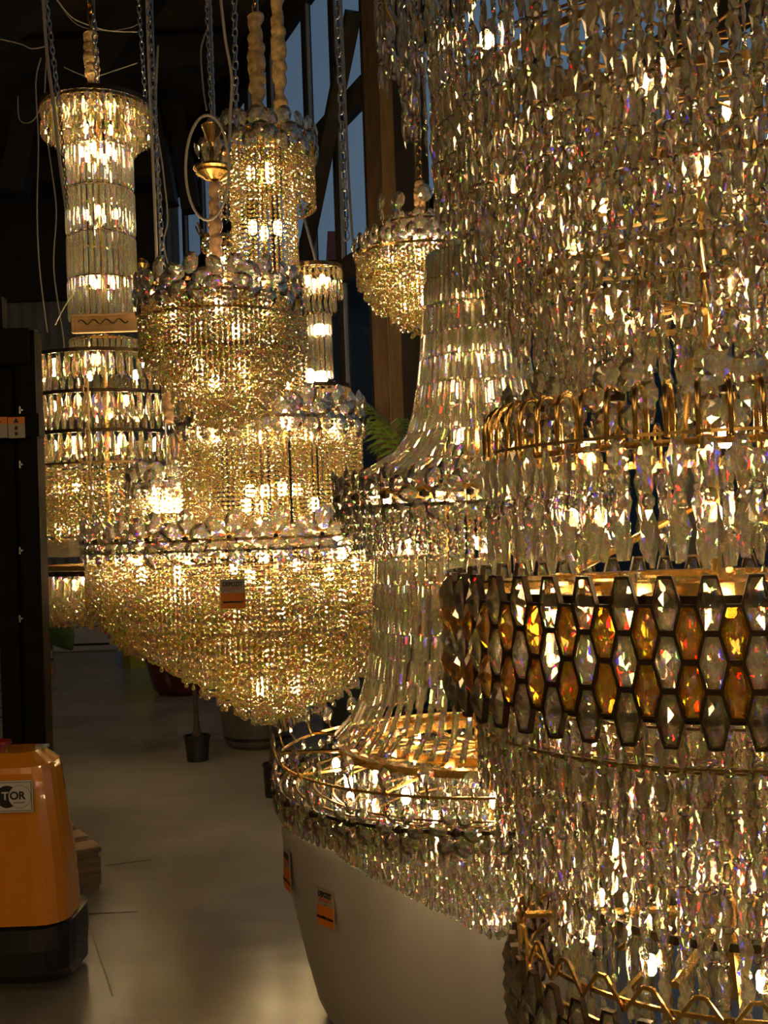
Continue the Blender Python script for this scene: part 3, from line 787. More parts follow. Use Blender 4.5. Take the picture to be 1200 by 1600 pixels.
# ------------------------------------------------------------------ small crown lamp in front of the drum lamp
I = Chandelier('small_crown_chandelier', 'small bright bead lamp with oval petals between the drum and the tower', 262, 780, 6.0)
I.begin(50)
I.strings(I.r(56), I.z(764), I.z(818), .026, .019, M['bead']); I.strings(I.r(40), I.z(764), I.z(822), .04, .019, M['bead'])
I.ring(I.r(58), I.z(762)); I.spokes(I.r(56), I.z(760), 8)
flower_ring(I, I.r(60), I.z(752), 9, .035, (.028, .08, .1), T_OVAL, M['petal'], 5, dark=True)
I.bulb_ring(.06, I.z(790), 4, r=.022, h=.08); I.bulb_ring(.1, I.z(775), 3, r=.022, h=.08)
I.finish_beads(); sleeve(I, 262, 585, 266, 660, .04, M['sleeve2']); I.rods([((0, 0, I.z(760)), (0, 0, 7.19))], .006, 'hanging_wire', M['steel'])

# ------------------------------------------------------------------ drum chandelier at the left
L = Chandelier('drum_column_chandelier', 'leftmost crystal chandelier: flared crown, slim rod column, stacked drum below a wooden bar', 158, 370, 6.8)
def tierL(half, t, b, S, pitch, key='crystal', tm=T_ALM, m=None, gap=1.0, jr=.4): L.hang(key, tm, m or M['almond'], L.r(half), L.z(t), L.z(b), pitch, S, gap, jr=jr)
tierL(84, 168, 222, (.03, .038, .105), .045); tierL(70, 176, 236, (.03, .038, .105), .045); tierL(58, 190, 244, (.03, .038, .105), .05)
L.ring(L.r(85), L.z(164), m=M['bronze'], h=.03); L.ring(L.r(83), L.z(172), m=M['brass'], h=.02); L.spokes(L.r(84), L.z(166), 12, M['brass'])
for t, b in ((236, 300), (300, 372), (372, 440), (440, 504)):
    tierL(51, t, b, (.02, .028, (L.z(t) - L.z(b)) * .98), .036, 'crystal_rod', T_ROD, M['rod'])
    L.ring(L.r(51), L.z(t), m=M['brass'], h=.006)
tierL(51, 532, 558, (.02, .028, .1), .036, 'crystal_rod', T_ROD, M['rod']); L.ring(L.r(52), L.z(534), h=.012); L.ring(L.r(50), L.z(505), h=.012)
L.rods([((0, 0, L.z(164)), (0, 0, L.z(880)))], .012); L.rods([((0, 0, L.z(164)), (0, 0, 7.19))], .006, 'hanging_wire', M['steel'])
for t, b in ((562, 622), (622, 680), (680, 738)):
    tierL(118, t, b - 14, (.03, .042, .17), .060); tierL(112, t + 8, b, (.026, .036, .15), .055)
    L.ring(L.r(120), L.z(t), m=M['bronze'], h=.022)
    for k in range(40):
        th = 2 * PI * k / 40
L.begin(160)
L.strings(L.r(117), L.z(728), L.z(835), .030, .026, M['bead']); L.strings(L.r(106), L.z(728), L.z(840), .034, .026, M['bead'], parts=False)
L.strings(L.r(80), L.z(735), L.z(850), .05, .026, M['bead'], parts=False)
tierL(104, 886, 950, (.032, .045, .17), .062); tierL(94, 900, 965, (.032, .045, .15), .062); tierL(70, 900, 968, (.03, .04, .14), .07); tierL(40, 900, 966, (.03, .04, .14), .07)
for h in (104, 90): L.strings(L.r(h), L.z(925), L.z(958), .05, .03, M['almond'], parts=False, drop=1.3)
L.ring(L.r(106), L.z(880), m=M['gold'], h=.03, t=.02); L.ring(L.r(106), L.z(888), m=M['bronze'], h=.03); L.ring(L.r(118), L.z(728), m=M['brass'])
L.ring(L.r(100), L.z(842), m=M['smokeg'], h=.10, t=.02, name='glass_collar')
for r, py, n in ((.2, 185, 8), (.1, 240, 6), (.09, 335, 4), (.08, 440, 4), (.34, 575, 7), (.32, 635, 7), (.32, 695, 7), (.3, 760, 6), (.3, 825, 6), (.28, 910, 8)):
    L.bulb_ring(r, L.z(py), n, rng.random(), r=.018, h=.065)
L.finish_beads(); L.finish(300)
sleeve(L, 140, 52, 147, 160, .05, M['sleeve'])
wb_ = MB(); q = at(166, 522, 6.45) - L.base; q.z = L.z(521)
wb_.box((q.x, -.32, L.z(509)), (.42, .04, .012)).box((q.x, -.32, L.z(533)), (.42, .04, .012)).box((q.x, -.31, L.z(521)), (.42, .012, .085)).box((q.x - .2, -.32, L.z(521)), (.015, .04, .09))
wb_.build('transport_bar', M['boardw'], L.root)
pts = [(q.x - .17 + .3 * t, -.335, L.z(521) + .014 * math.sin(t * 25) + .008) for t in [k / 30 for k in range(31)]]
MB().tube(pts, .004, 5).build('tied_cord', M['bronze'], L.root)

# ------------------------------------------------------------------ small golden basket by the pillar
N = Chandelier('golden_basket_chandelier', 'small golden bead basket chandelier with upright petals hanging before the timber pillar', 655, 430, 6.0)
N.begin(130)
for i, (h, t, b) in enumerate([(97, 402, 432), (86, 402, 452), (74, 402, 468), (60, 402, 480), (46, 402, 492), (30, 410, 503), (14, 420, 512)]):
    N.strings(N.r(h), N.z(t), N.z(b), .024, .019, M['bead'], parts=i % 2 == 0, drop=1.8, ph=i * .3)
N.ring(N.r(98), N.z(400)); N.ring(N.r(55), N.z(352), m=M['brass']); N.spokes(N.r(97), N.z(401), 10)
stalks(N, N.r(97), N.z(400), 26, .03, (.02, .06, .085))
stalks(N, N.r(78), N.z(385), 20, .03, (.02, .06, .085))
flower_ring(N, N.r(86), N.z(396), 18, .04, (.018, .055, .065), T_OVAL, M['petal'], 6, dark=False)
flower_ring(N, N.r(50), N.z(362), 12, .04, (.018, .055, .065), T_OVAL, M['petal'], 6, dark=False)
stalks(N, N.r(54), N.z(350), 9, .08, (.025, .09, .10))
N.rods([((0, 0, 7.19), (0, 0, N.z(470)))], .01)
for r, py, n in ((.22, 410, 8), (.12, 440, 6), (.1, 385, 5), (.1, 475, 3)): N.bulb_ring(r, N.z(py), n, rng.random(), r=.018, h=.06)
N.finish_beads(); sleeve(N, 654, 286, 656, 340, .03, M['sleeve2'])
# ------------------------------------------------------------------ chains, cables
def link_mesh(L_, w_, t, m):
    kk = ('link', round(L_, 3), m.name)
    if kk in _cache: return _cache[kk]
    pts = []
    for k in range(12):
        a = 2 * PI * k / 12; x = w_ / 2 * math.cos(a); z = (L_ / 2 - w_ / 2) * (1 if math.sin(a) > 0 else -1) + w_ / 2 * math.sin(a)
        pts.append((x, 0, z - L_ / 2))
    mb = MB().tube(pts, t, 5, closed=True); me = bpy.data.meshes.new('link'); me.from_pydata(mb.v, [], mb.f); me.materials.append(m); _cache[kk] = me
    return me
def chain(a, b, Y, lpx, label, m=None, name='hanging_chain', cat='chain', group=None, parent=None, off=(0, 0), jx=0):
    pa, pb = at(*a, Y), at(*b, Y); pa.y += off[1]; pb.y += off[1]
    d = pb - pa; Ll = lpx / F * Y; step = Ll * .80; n = int(d.length / step)
    base = pb if parent is None else Vector(parent.location)
    root = empty(name, pb, label, cat, group) if parent is None else None
    par = root or parent
    me = link_mesh(Ll, Ll * .52, Ll * .085, m or M['steel'])
    rot = d.normalized().to_track_quat('-Z', 'Y')
    for k in range(n):
        p = pa + d * ((k + .0) * step / d.length) - base
        o = link('link' if parent is None else 'chain_link', me, par, p)
        o.rotation_mode = 'QUATERNION'; o.rotation_quaternion = rot @ Euler((0, 0, (k % 2) * PI / 2 + .6 + rng.normal() * .15)).to_quaternion()
    return root
def cable(pts, Y, r, label, m=None, name='hanging_cable', cat='cable', group=None):
    P = [at(x, y, Y if not isinstance(Y, (list, tuple)) else Y[i]) for i, (x, y) in enumerate(pts)]
    Q = []
    for i in range(len(P) - 1):
        p0 = P[max(i - 1, 0)]; p1 = P[i]; p2 = P[i + 1]; p3 = P[min(i + 2, len(P) - 1)]
        for k in range(6):
            t = k / 6; Q.append(.5 * ((2 * p1) + (p2 - p0) * t + (2 * p0 - 5 * p1 + 4 * p2 - p3) * t * t + (3 * p1 - p0 - 3 * p2 + p3) * t ** 3))
    Q.append(P[-1]); o = MB().tube(Q, r, 6).build(name, m or M['cable'], smooth=True)
    return tag(o, label, cat, group)
chain((70, -20), (93, 168), 4.6, 13, 'grey steel chain crossing in front of the leftmost lamp crown')
chain((93, 168), (106, 330), 4.6, 9, 'thinner chain end dangling before the left crystal column', m=M['bronze'])
chain((231, -20), (256, 440), 4.4, 14, 'long steel chain hanging just right of the left crystal column')
chain((215, -20), (228, 165), 7.2, 12, 'dim chain hanging behind the right rim of the left crown')
chain((322, -20), (331, 190), 4.55, 12, 'steel chain reaching down to the brass hub, left strand', group=None)
chain((327, -20), (334, 190), 4.7, 12, 'steel chain reaching down to the brass hub, right strand')
chain((366, -20), (369, 205), 5.0, 16, 'steel chain left of the first satin sleeve')
chain((526, -20), (541, 362), 3.8, 19, 'heavy steel chain with an open hook hanging in front of the windows')
chain((139, -20), (142, 50), 6.8, 16, 'brass chain above the left satin sleeve', m=M['gold'])
chain((146, 20), (152, 132), 6.6, 14, 'steel chain running beside the left satin sleeve')
chain((652, 130), (656, 290), 6.0, 14, 'brass chain above the small golden basket lamp', m=M['gold'])
chain((396, -30), (398, 26), 5.3, 16, 'short chain above the wide satin sleeve', m=M['gold'])
chain((650, 0), (652, 132), 6.0, 14, 'steel chain continuing above the brass chain of the golden basket lamp')
# hook at the end of the heavy chain
pts = [at(541 + 5 * math.sin(a), 368 - 8 * math.cos(a), 3.8) for a in [k * 2 * PI / 12 for k in range(11)]]
tag(MB().tube(pts, .0035, 6).build('hook', M['steel'], smooth=True), 'open steel snap hook at the end of the heavy chain', 'hook')
cable([(532, -20), (538, 120), (544, 260), (551, 372), (556, 376)], 3.85, .005, 'grey power cable with a plug beside the heavy chain', M['cable'])
cable([(66, -20), (74, 90), (84, 165), (92, 240), (104, 330)], 4.65, .0075, 'thick cream cable at the far left', M['cable'])
cable([(229, -20), (234, 140), (241, 300), (246, 440)], 4.45, .0065, 'straight cream cable beside the long chain', M['wcable'])
cable([(343, -20), (352, 60), (362, 120), (360, 180), (358, 240)], 4.6, .0068, 'cream cable dropping onto the brass hub', M['wcable'])
cable([(322, 50), (314, 80), (318, 140), (323, 172)], 4.62, .004, 'thin cable curving beside the hub chains', M['cable'])
cable([(243, 130), (247, 70), (244, 180), (254, 260), (262, 340), (256, 380), (268, 430), (282, 446)], 6.0, .005, 'loose grey wire right of the long chain', M['cable'])
cable([(86, -5), (110, 25), (135, 38), (170, 48), (215, 50)], 7.4, .004, 'upper sagging wire behind the left chains', M['wcable'])
cable([(88, 0), (120, 38), (165, 48), (200, 44), (215, 38)], 7.8, .003, 'lower sagging wire behind the left chains', M['cable'])
cable([(100, 105), (140, 120), (180, 110), (215, 98)], 7.6, .004, 'sagging wire crossing behind the left sleeve', M['cable'])
cable([(-5, 60), (30, 68), (50, 76), (72, 72)], 7.5, .004, 'short sagging wire at the left frame edge', M['cable'])
cable([(64, 90), (56, 130), (60, 220), (58, 330), (62, 420), (74, 520)], 8.0, .005, 'long loose wire over the corrugated wall, nearest the mast', M['cable'])
cable([(72, 95), (70, 180), (80, 260), (88, 330), (84, 420), (98, 520), (100, 545)], 8.3, .005, 'long loose wire over the corrugated wall, nearest the column', M['cable'])
cable([(28, 150), (30, 185), (44, 192), (58, 180), (66, 150)], 8.2, .004, 'looping wire high on the dark wall', M['cable'])
cable([(112, 462), (98, 484), (86, 508)], 6.5, .004, 'stiff pale wire end left of the column', M['wcable'])
MB().tube([at(137 + 3 * t, 590 + 110 * t, 6.25) - L.base for t in (0, 1, 2)], .005, 6).build('hanging_cord', M['sleeve'], L.root)
chain((133, 590), (143, 810), 6.25, 14, '', m=M['sleeve'], parent=L.root)
# brass ball finial on a rod
p = at(222, 413, 7.5); t = empty('ceiling_hook_ball', p, 'small brass ball fitting on a thin rod beside the left column', 'fitting')
MB().lathe([(0, -.05), (.035, -.03), (.05, 0), (.035, .025), (.012, .03), (.02, .04), (0, .045)], 16).build('ball', M['gold'], t)
MB().bar((.01, 0, -.05), (.02, 0, -.5), .014, n=6).build('rod', M['brass'], t)

# ------------------------------------------------------------------ pallet stacker
S = empty('pallet_stacker', (-1.4, 4.0, 0), 'orange electric pallet stacker with a black mast at the left edge', 'forklift')
xr = -1.105; x0 = -1.95; y0 = 3.62
def loft(mb, rings):
    V = []; n = len(rings[0]); 
    for r in rings: V += r
    Fs = [tuple(range(n - 1, -1, -1)), tuple(range((len(rings) - 1) * n, len(rings) * n))]
    for j in range(len(rings) - 1):
        for k in range(n): Fs.append((j * n + k, j * n + (k + 1) % n, (j + 1) * n + (k + 1) % n, (j + 1) * n + k))
    return mb.add(V, Fs)
def rr(xa, xb, ya, yb, c, z, n=5):
    P = []
    for cx, cy_, a0 in ((xb - c, ya + c, -PI / 2), (xb - c, yb - c, 0), (xa + c, yb - c, PI / 2), (xa + c, ya + c, PI)):
        for k in range(n): a = a0 + PI / 2 * k / (n - 1); P.append((cx + c * math.cos(a), cy_ + c * math.sin(a), z))
    return P
bx = -S.location.x; by = -S.location.y
def off(P): return [(p[0] + bx, p[1] + by, p[2]) for p in P]
loft(MB(), [off(rr(x0, xr, y0, 3.9, .09, .235)), off(rr(x0, xr - .012, y0 + .012, 3.9, .09, .42)), off(rr(x0, xr - .05, y0 + .03, 3.89, .09, .73)), off(rr(x0, xr - .056, y0 + .035, 3.89, .085, .75)), off(rr(x0, xr - .115, y0 + .085, 3.87, .06, .79))]).build('body', M['orange'], S)
loft(MB(), [off(rr(x0, xr - .005, y0 + .06, 4.0, .1, .03)), off(rr(x0, xr + .0, y0 + .0, 4.0, .12, .07)), off(rr(x0, xr + .006, y0 - .01, 4.0, .12, .15)), off(rr(x0, xr + .002, y0 - .0, 4.0, .12, .22)), off(rr(x0, xr - .03, y0 + .03, 3.98, .1, .238))]).build('bumper', M['black'], S)
for cx, cy_ in ((-1.2, 3.9), (-1.75, 3.9)):
    m_ = MB(); V = []
    m_.bar((cx + bx - .03, cy_ + by, .06), (cx + bx + .03, cy_ + by, .06), .12, n=16); m_.build('wheel', M['black'], S)
# mushroom stop button and small fittings on top
q = at(20, 1172, 3.86); MB().lathe([(0, .0), (.02, .0), (.018, .02), (.035, .026), (.034, .036), (0, .045)], 16, (q.x + bx, 3.75 + by, .79)).build('stop_button', M['red'], S)
q = at(88, 1170, 3.86); MB().box((q.x + bx - .03, 3.8 + by, .794), (.04, .03, .01)).build('latch', M['steel'], S)
# badge
bd = MB(); bw, bh = .21, .105; bxp = at(50, 1245, y0).x
byy = y0 + .014 - .006; cz = at(5, 1246, y0).z
bad = MB().box((bxp - bw / 2 + bx, byy + by, cz), (bw, .003, bh)).build('badge', M['white'], S, rot=None)
bad['label'] = 'white badge with two overlapping discs'
def disc(cx, cz_, y, r, m, name, par, hole=0):
    n = 40; mb = MB(); V = []; Fs = []
    if hole:
        for k in range(n):
            a = 2 * PI * k / n
            for q in (r, r - hole):
                V.append((cx + q * math.cos(a), y, cz_ + q * math.sin(a)))
        for k in range(n): a = 2 * k; b = 2 * ((k + 1) % n); Fs.append((a, a + 1, b + 1, b))
    else:
        V = [(cx + r * math.cos(2 * PI * k / n), y, cz_ + r * math.sin(2 * PI * k / n)) for k in range(n)]; Fs = [tuple(range(n))]
    return mb.add(V, Fs).build(name, m, par)
def text(s, x, y, z, size, m, par, rot=(PI / 2, 0, 0), sx=1, name='lettering', bold=.0, align='CENTER'):
    c = bpy.data.curves.new(name, 'FONT'); c.body = s; c.size = size; c.align_x = align; c.align_y = 'CENTER'; c.offset = bold; c.extrude = .0003
    c.materials.append(m); t = bpy.data.objects.new(name, c); COL.objects.link(t); bpy.context.view_layer.update()
    me = bpy.data.meshes.new_from_object(t); bpy.data.objects.remove(t)
    o = link(name, me, par, (x, y, z), rot); o.scale = (sx, 1, 1); return o
ex = bxp + bx; yb = byy + by
disc(ex - .085, cz, yb - .0020, .037, M['ink'], 'dark_disc', bad); disc(ex - .043, cz, yb - .0026, .038, M['white'], 'pale_disc', bad); disc(ex - .043, cz, yb - .0030, .038, M['ink'], 'disc_outline', bad, .0012)
text('T', ex - .091, yb - .0036, cz + .002, .036, M['white'], bad, bold=.001); text('OR', ex - .050, yb - .0036, cz + .002, .036, M['ink'], bad, bold=.001)
text('INDUSTRIES', ex - .045, yb - .0036, cz - .020, .007, M['ink'], bad)
for a, b in (((-.205, .047), (-.004, .047)), ((-.205, -.047), (-.004, -.047)), ((-.004, -.047), (-.004, .047))):
    MB().bar((ex + a[0], yb - .002, cz + a[1]), (ex + b[0], yb - .002, cz + b[1]), .0012, .0012).build('badge_border', M['ink'], bad)
# mast
Ym = 4.32
def mx(px, py=1000): return at(px, py, Ym).x + bx
zt_ = at(30, 520, Ym).z; 
MB().box((mx(58) , Ym + by, (zt_ + .24) / 2), (.075, .09, zt_ - .24)).build('mast_rail', M['mast'], S)
MB().box((mx(38), Ym + by + .05, (zt_ + .24) / 2), (.03, .07, zt_ - .24)).build('mast_rail', M['mast'], S)
MB().box((mx(24), Ym + by + .03, (zt_ + .24) / 2), (.035, .07, zt_ - .24)).build('mast_rail', M['mast'], S)
z2 = at(10, 462, Ym).z; MB().box((mx(-4, 600), Ym + by + .04, (z2 + .5) / 2), (.045, .06, z2 - .5)).build('inner_mast_rail', M['mast'], S)
MB().box((mx(0, 545), Ym + by - .01, at(20, 545, Ym).z), (.27, .11, .14)).build('mast_crossbar', M['mast'], S)
zc_ = at(30, 668, Ym).z
MB().box((mx(10, 668), Ym + by - .03, zc_), (.30, .07, .09)).build('mast_crossbar', M['mast'], S)
for k, py in enumerate((550, 643, 727, 860, 965)):
    MB().box((mx(38, py), Ym + by - .05, at(38, py, Ym).z), (.006, .006, .028)).box((mx(40, py), Ym + by - .05, at(38, py, Ym).z), (.012, .006, .006)).build('clip', M['steel'], S)
MB().tube([(mx(52, 515), Ym + by, at(50, 515, Ym).z), (mx(56, 517), Ym + by, at(50, 518, Ym).z), (mx(58, 516), Ym + by, at(50, 516, Ym).z)], .006, 5).build('bolt', M['steel'], S)
MB().tube([(mx(56, 525), Ym + by - .02, at(55, 525, Ym).z), (mx(56, 548), Ym + by - .02, at(55, 548, Ym).z), (mx(52, 556), Ym + by - .02, at(52, 556, Ym).z)], .004, 5).build('cable_end', M['steel'], S)
n_ch = 75
for k in range(n_ch):
    z = .85 + k * .019
    if z > zt_ - .1: break
    if k == 0: cm = MB().box((0, 0, 0), (.016, .02, .012)); me = bpy.data.meshes.new('chain_plate'); me.from_pydata(cm.v, [], cm.f); me.materials.append(M['black'])
    link('chain_plate', me, S, (mx(47), Ym + by - .03, z))
# warning stickers
for (c, wpx, lab) in ((25.5, 27, 1), (-2, 26, 0)):
    p = at(c, 668, Ym - .07); st = MB().box((p.x + bx, Ym + by - .067, p.z), (.066, .002, .082)).build('warning_sticker', M['grey'], S)
    MB().box((p.x + bx, Ym + by - .069, p.z + .028), (.066, .002, .026)).build('red_header', M['oranl'], st)
    y_ = Ym + by - .0712
    MB().add([(p.x + bx - .011, y_, p.z + .019), (p.x + bx + .011, y_, p.z + .019), (p.x + bx, y_, p.z + .038)], [(0, 1, 2)]).build('warning_triangle', M['ink'], st)
    for dz in (-.002, -.024): MB().box((p.x + bx - .001, y_ + .001, p.z + dz), (.010, .002, .014)).build('pictogram', M['ink'], st)
# wire guard of the mast
for k in range(40):
    py = 560 + k * 14.5
    if 650 < py < 690: continue
    if py > 1145: break
    MB().bar((mx(-26, py), Ym + by + .08, at(0, py, Ym).z), (mx(20, py), Ym + by + .08, at(0, py, Ym).z - .0), .004).build('guard_wire', M['mast'], S)
MB().box((mx(-10, 900), Ym + by + .12, at(0, 930, Ym).z), (.2, .05, .45)).build('lift_motor', M['mast'], S)
for xo in (-1.82, -1.6): MB().box((xo + bx, 4.3 + by, .12), (.12, .7, .05)).build('fork', M['black'], S)
# pallet on the forks
Yp = 4.72; xp = at(165, 1350, Yp).x
Pt = empty('wooden_pallet', (xp - .02 - .4 * math.cos(.54) - .48 * math.sin(.54), Yp + .48 * math.cos(.54) - .4 * math.sin(.54) + .0, 0), 'rough wooden pallet lying behind the orange stacker', 'pallet', None, .54)
for k in range(5): MB().box((0, -.43 + k * .21, .175), (.8, .13, .022)).build('plank', M['wood'], Pt)
for xx in (-.34, 0, .34):
    MB().box((xx, 0, .153), (.10, .96, .02)).build('plank', M['wood'], Pt); MB().box((xx, 0, .011), (.10, .96, .022)).build('plank', M['wood'], Pt)
    for yy in (-.42, 0, .42): MB().box((xx, yy, .0825), (.12, .12, .119)).build('block', M['wood'], Pt)

# ------------------------------------------------------------------ pots on the floor
def pot(name, x, y, prof, m, label, cat='planter', n=48, wall=.02, soil=None):
    t = empty(name, (x, y, 0), label, cat)
    inn = [(max(r - wall, .01), z) for r, z in prof[::-1] if z > .05]
    MB().lathe(prof + inn + [(0, inn[-1][1])], n).build('shell', m, t, smooth=True)
    return t
WPP = [(.43, 0), (.48, .02), (.51, .08), (.545, .22), (.578, .38), (.60, .5), (.605, .59), (.597, .615)]
wp = pot('white_planter', .25, 3.45, WPP, M['planter'], 'big round glossy white planter under the bell-shaped chandelier', n=96, wall=.03)
def pricetag(par, P, n, wd, ht, name='price_tag', url=True):
    """printed tag: P centre, n outward normal; text faces n"""
    rz = math.atan2(n.y, n.x) + PI / 2
    t = bpy.data.objects.new(name, None); COL.objects.link(t); t.location = P; t.rotation_euler = (0, 0, rz)
    o = MB().box((0, 0, 0), (wd, .002, ht)).build(name, M['grey'], par, P, (0, 0, rz)); bpy.data.objects.remove(t)
    MB().box((0, -.0015, -ht * .23), (wd, .002, ht * .54)).build('orange_panel', M['oranl'], o)
    text('DEPOZIT', 0, -.003, ht * .33, ht * .20, M['ink'], o, sx=.78 * wd / ht * 1.28, bold=.0006)
    text('ILUMINAT', 0, -.003, ht * .19, ht * .17, M['redprint'], o, sx=.78 * wd / ht * 1.28)
    text('www', 0, -.003, ht * .08, ht * .05, M['ink'], o)
    text('depozitiluminat.ro', 0, -.0035, -ht * .27, ht * .095, M['ink'], o, sx=1.0, bold=.0008)
    return o
def on_pot(px, py, c, r):
    d = ray(px, py); ox, oy = CAM.x - c[0], CAM.y - c[1]; a = d.x ** 2 + d.y ** 2; b = 2 * (ox * d.x + oy * d.y); cc = ox * ox + oy * oy - r * r
    t = (-b - math.sqrt(max(b * b - 4 * a * cc, 0))) / (2 * a); return CAM + d * t
for (px, py, wd, ht) in ((512.5, 1417, .072, .105), (453, 1358, .072, .12)):
    P = on_pot(px, py, (.25, 3.45), .6)
    for _ in range(4):
        rad = float(np.interp(P.z, [a[1] for a in WPP], [a[0] for a in WPP])) + .001; P = on_pot(px, py, (.25, 3.45), rad)
    nn = Vector((P.x - .25, P.y - 3.45, 0)).normalized()
    P = P + nn * .008
    pricetag(wp, P - wp.location, nn, wd, ht)
pt = at(364, 928, 5.3 - D.r(290) - .02)
o = pricetag(None, pt, Vector((-.05, -1, 0)), .10, .118)
tag(o, 'grey and orange printed price tag clipped on the wide bead bowl', 'price tag')
c = pot('burgundy_planter', on_floor(288, 1083).x, 10.6, [(.24, 0), (.30, .05), (.38, .35), (.42, .7), (.43, .72)], M['burg'], 'dark burgundy glossy planter behind the bead bowl')
c = pot('smoky_planter', on_floor(400, 1165).x + .02, 7.85, [(.22, 0), (.25, .05), (.29, .3), (.31, .5), (.315, .52)], M['smoke'], 'smoky grey planter right of the thin trunk')
MB().lathe([(.252, .06), (.262, .13), (.258, .14)], 48).build('dark_band', M['black'], c)
c = pot('charcoal_planter', at(560, 1100, 7.2).x, 7.3, [(.2, 0), (.26, .3), (.3, .62), (.3, .64)], M['darkpot'], 'charcoal planter with broad leaves behind the rod column')
def leafmesh(L_, w_, m, bend=.3, n=6):
    V = []; Fs = []
    for i in range(n + 1):
        t = i / n; x = L_ * t; z = -bend * L_ * t * t; wd = w_ * math.sin(PI * min(1, t * .9 + .08)) / 2
        V += [(x, -wd, z + wd * .25), (x, 0, z), (x, wd, z + wd * .25)]
    for i in range(n):
        for j in (0, 1): a = i * 3 + j; Fs.append((a, a + 3, a + 4, a + 1))
    me = bpy.data.meshes.new('leaf'); me.from_pydata(V, [], Fs); me.materials.append(m); me.polygons.foreach_set('use_smooth', [True] * len(me.polygons)); return me
lm = leafmesh(.28, .10, M['leaf'])
pl = empty('broad_leaf_plant', (c.location.x, 7.3, .6), 'leafy plant growing in the charcoal planter', 'plant')
MB().lathe([(.03, -.5), (.02, .1), (0, .12)], 8).build('stem', M['bark'], pl)
for k in range(16): link('leaf', lm, pl, (0, 0, .0 + .012 * k), (0, -.5 + .05 * k, k * 2.4))
# lime planter (square, tapering)
p = on_floor(212, 1044); t = empty('lime_planter', (p.x, p.y + .2, 0), 'lime green tall square planter near the far wall', 'planter')
MB().box((0, 0, .4), (.30, .34, .8), .5, taper=1.35).build('shell', M['lime'], t)
# trunk in small black nursery pot
def treepot(px, py, h, wpx, label, trunk=True):
    p = on_floor(px, py); s = wpx / F * p.y / 2
    t = empty('potted_trunk', p, label, 'potted plant')
    MB().lathe([(s * .78, 0), (s * .92, h * .93), (s * 1.0, h * .93), (s * 1.02, h), (s * .9, h), (s * .85, h * .9), (0, h * .9)], 32).build('nursery_pot', M['black'], t)
    if trunk:
        MB().tube([(0, 0, h * .9), (0, 0, h * 1.15), (.0, 0, h * 1.5), (-.01, 0, h * 3.2), (-.01, 0, 1.2)], [s * .55, s * .3, s * .2, s * .14, s * .14], 10).build('trunk', M['bark'], t, smooth=True)
        return t
treepot(309, 1188, .17, 42, 'thin tree trunk in a small black nursery pot on the open floor'); 
treepot(428, 1244, .19, 34, 'small black nursery pot with a thin stem beside the white planter')
# palm by the timber pillar
p = on_floor(690, 1120); pm = empty('palm_tree', (at(668, 700, 7.2).x, 7.2, 0), 'green palm with drooping fronds beside the timber pillar', 'plant')
MB().tube([(0, 0, .3), (.02, 0, 1.2), (0, 0, 1.7)], [.035, .03, .02], 8).build('trunk', M['bark'], pm, smooth=True)
MB().lathe([(.14, 0), (.18, .3), (.2, .34), (.18, .34), (.15, .28), (0, .28)], 24).build('pot', M['black'], pm)
for a0, lift in ((PI, 1.0), (PI * .82, .6), (-1.2, .9), (.3, .8), (1.9, .9), (PI * 1.15, .8)):
    mb = MB(); P = []
    for k in range(14):
        t = k / 13; P.append(Vector((.38 * t * math.cos(a0), .38 * t * math.sin(a0), 1.7 + lift * .98 * t - .35 * t * t * lift)))
    mb.tube(P, .005, 5); fr = mb.build('frond', M['palm'], pm)
    for k in range(3, 14):
        for sg in (-1, 1):
            d = (P[k] - P[k - 1]).normalized(); sd = Vector((-math.sin(a0), math.cos(a0), 0)) * sg
            tip = P[k] + sd * .15 + d * .06 + Vector((-.10 if sg < 0 else .03, 0, -.07)); mid = P[k].lerp(tip, .5) + Vector((0, 0, .03)); o2 = d * .011
            MB().add([P[k] - o2, P[k] + o2, mid + o2 * 1.3, mid - o2 * 1.3, tip], [(0, 1, 2, 3), (3, 2, 4)]).build('leaflet', M['palm'], fr)
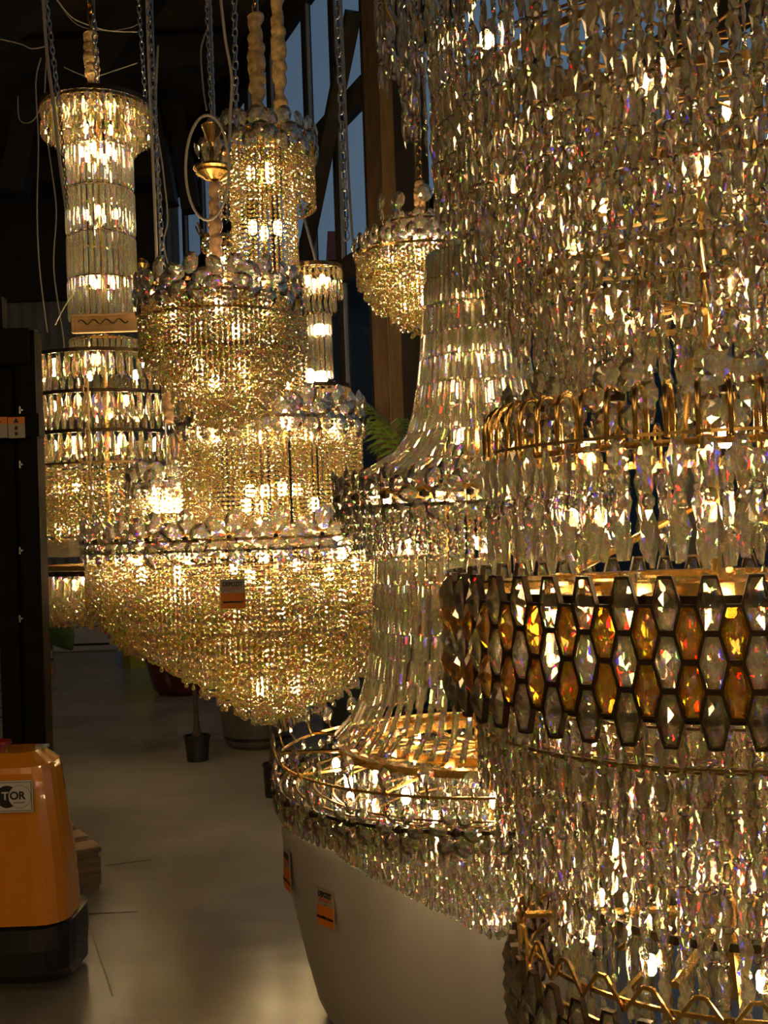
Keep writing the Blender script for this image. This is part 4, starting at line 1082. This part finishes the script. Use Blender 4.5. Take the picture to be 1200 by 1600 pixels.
# white casing of an air conditioner, banana leaf and leaning tag at the far end
q = on_floor(130, 1019); ac = empty('air_conditioner', (q.x, q.y + .25, 0), 'white floor air conditioner with horizontal vents by the far wall', 'air conditioner')
MB().box((0, 0, .36), (.86, .42, .72)).build('casing', M['aircon'], ac, bevel=.03)
for z in (.34, .40, .46): MB().box((.0, -.212, z), (.62, .01, .012)).build('vent_slot', M['ink'], ac)
MB().box((0, -.212, .10), (.7, .012, .03)).build('vent_slot', M['ink'], ac)
bl = empty('banana_leaf_plant', (at(50, 960, 11.0).x, 11.0, 0), 'plant with one broad dark leaf beside the mast', 'plant')
pa = at(72, 960, 11.0) - Vector(bl.location); pb = at(112, 1016, 11.0) - Vector(bl.location)
d = pb - pa; V = []; Fs = []
for i in range(9):
    t = i / 8; c_ = pa + d * t; sd = Vector((d.z, 0, -d.x)).normalized() * (.15 * math.sin(PI * (.12 + .86 * t)) + .005)
    V += [c_ - sd + Vector((0, .03, 0)), c_, c_ + sd + Vector((0, .03, 0))]
for i in range(8):
    for j in (0, 1): a = 3 * i + j; Fs.append((a, a + 3, a + 4, a + 1))
MB().add(V, Fs).build('leaf', M['leaf'], bl, smooth=True)
MB().tube([(0, 0, .2), (0, 0, .6), (pa.x * .6, 0, pa.z * .98), tuple(pa)], .012, 6).build('stem', M['leaf'], bl)
MB().lathe([(.14, 0), (.18, .3), (.2, .32), (.17, .3), (0, .28)], 20).build('pot', M['black'], bl)
q = on_floor(74, 1052); o = pricetag(None, Vector((q.x, q.y, .13)), Vector((0, -1, 0)), .13, .26); tag(o, 'orange and grey price tag standing on the floor just right of the mast', 'price tag')
q = at(290, 1016, 10.16); o = MB().box((0, 0, 0), (.14, .004, .2)).build('paper_tag', M['white'], None, q, (0, .25, 0)); tag(o, 'white paper tag hanging on the burgundy planter', 'tag')
q = at(124, 845, 6.0); MB().box(tuple(q - L.base), (.035, .002, .07)).build('price_tag', M['grey'], L.root)
# dark red cloth glimpsed above the golden basket, bent dark duct by the glass
q = at(704, 270, 7.4); o = MB().box((0, 0, 0), (.14, .05, .5)).build('red_banner', M['banner'], None, q); tag(o, 'dark red cloth hanging behind the golden basket chandelier', 'banner')
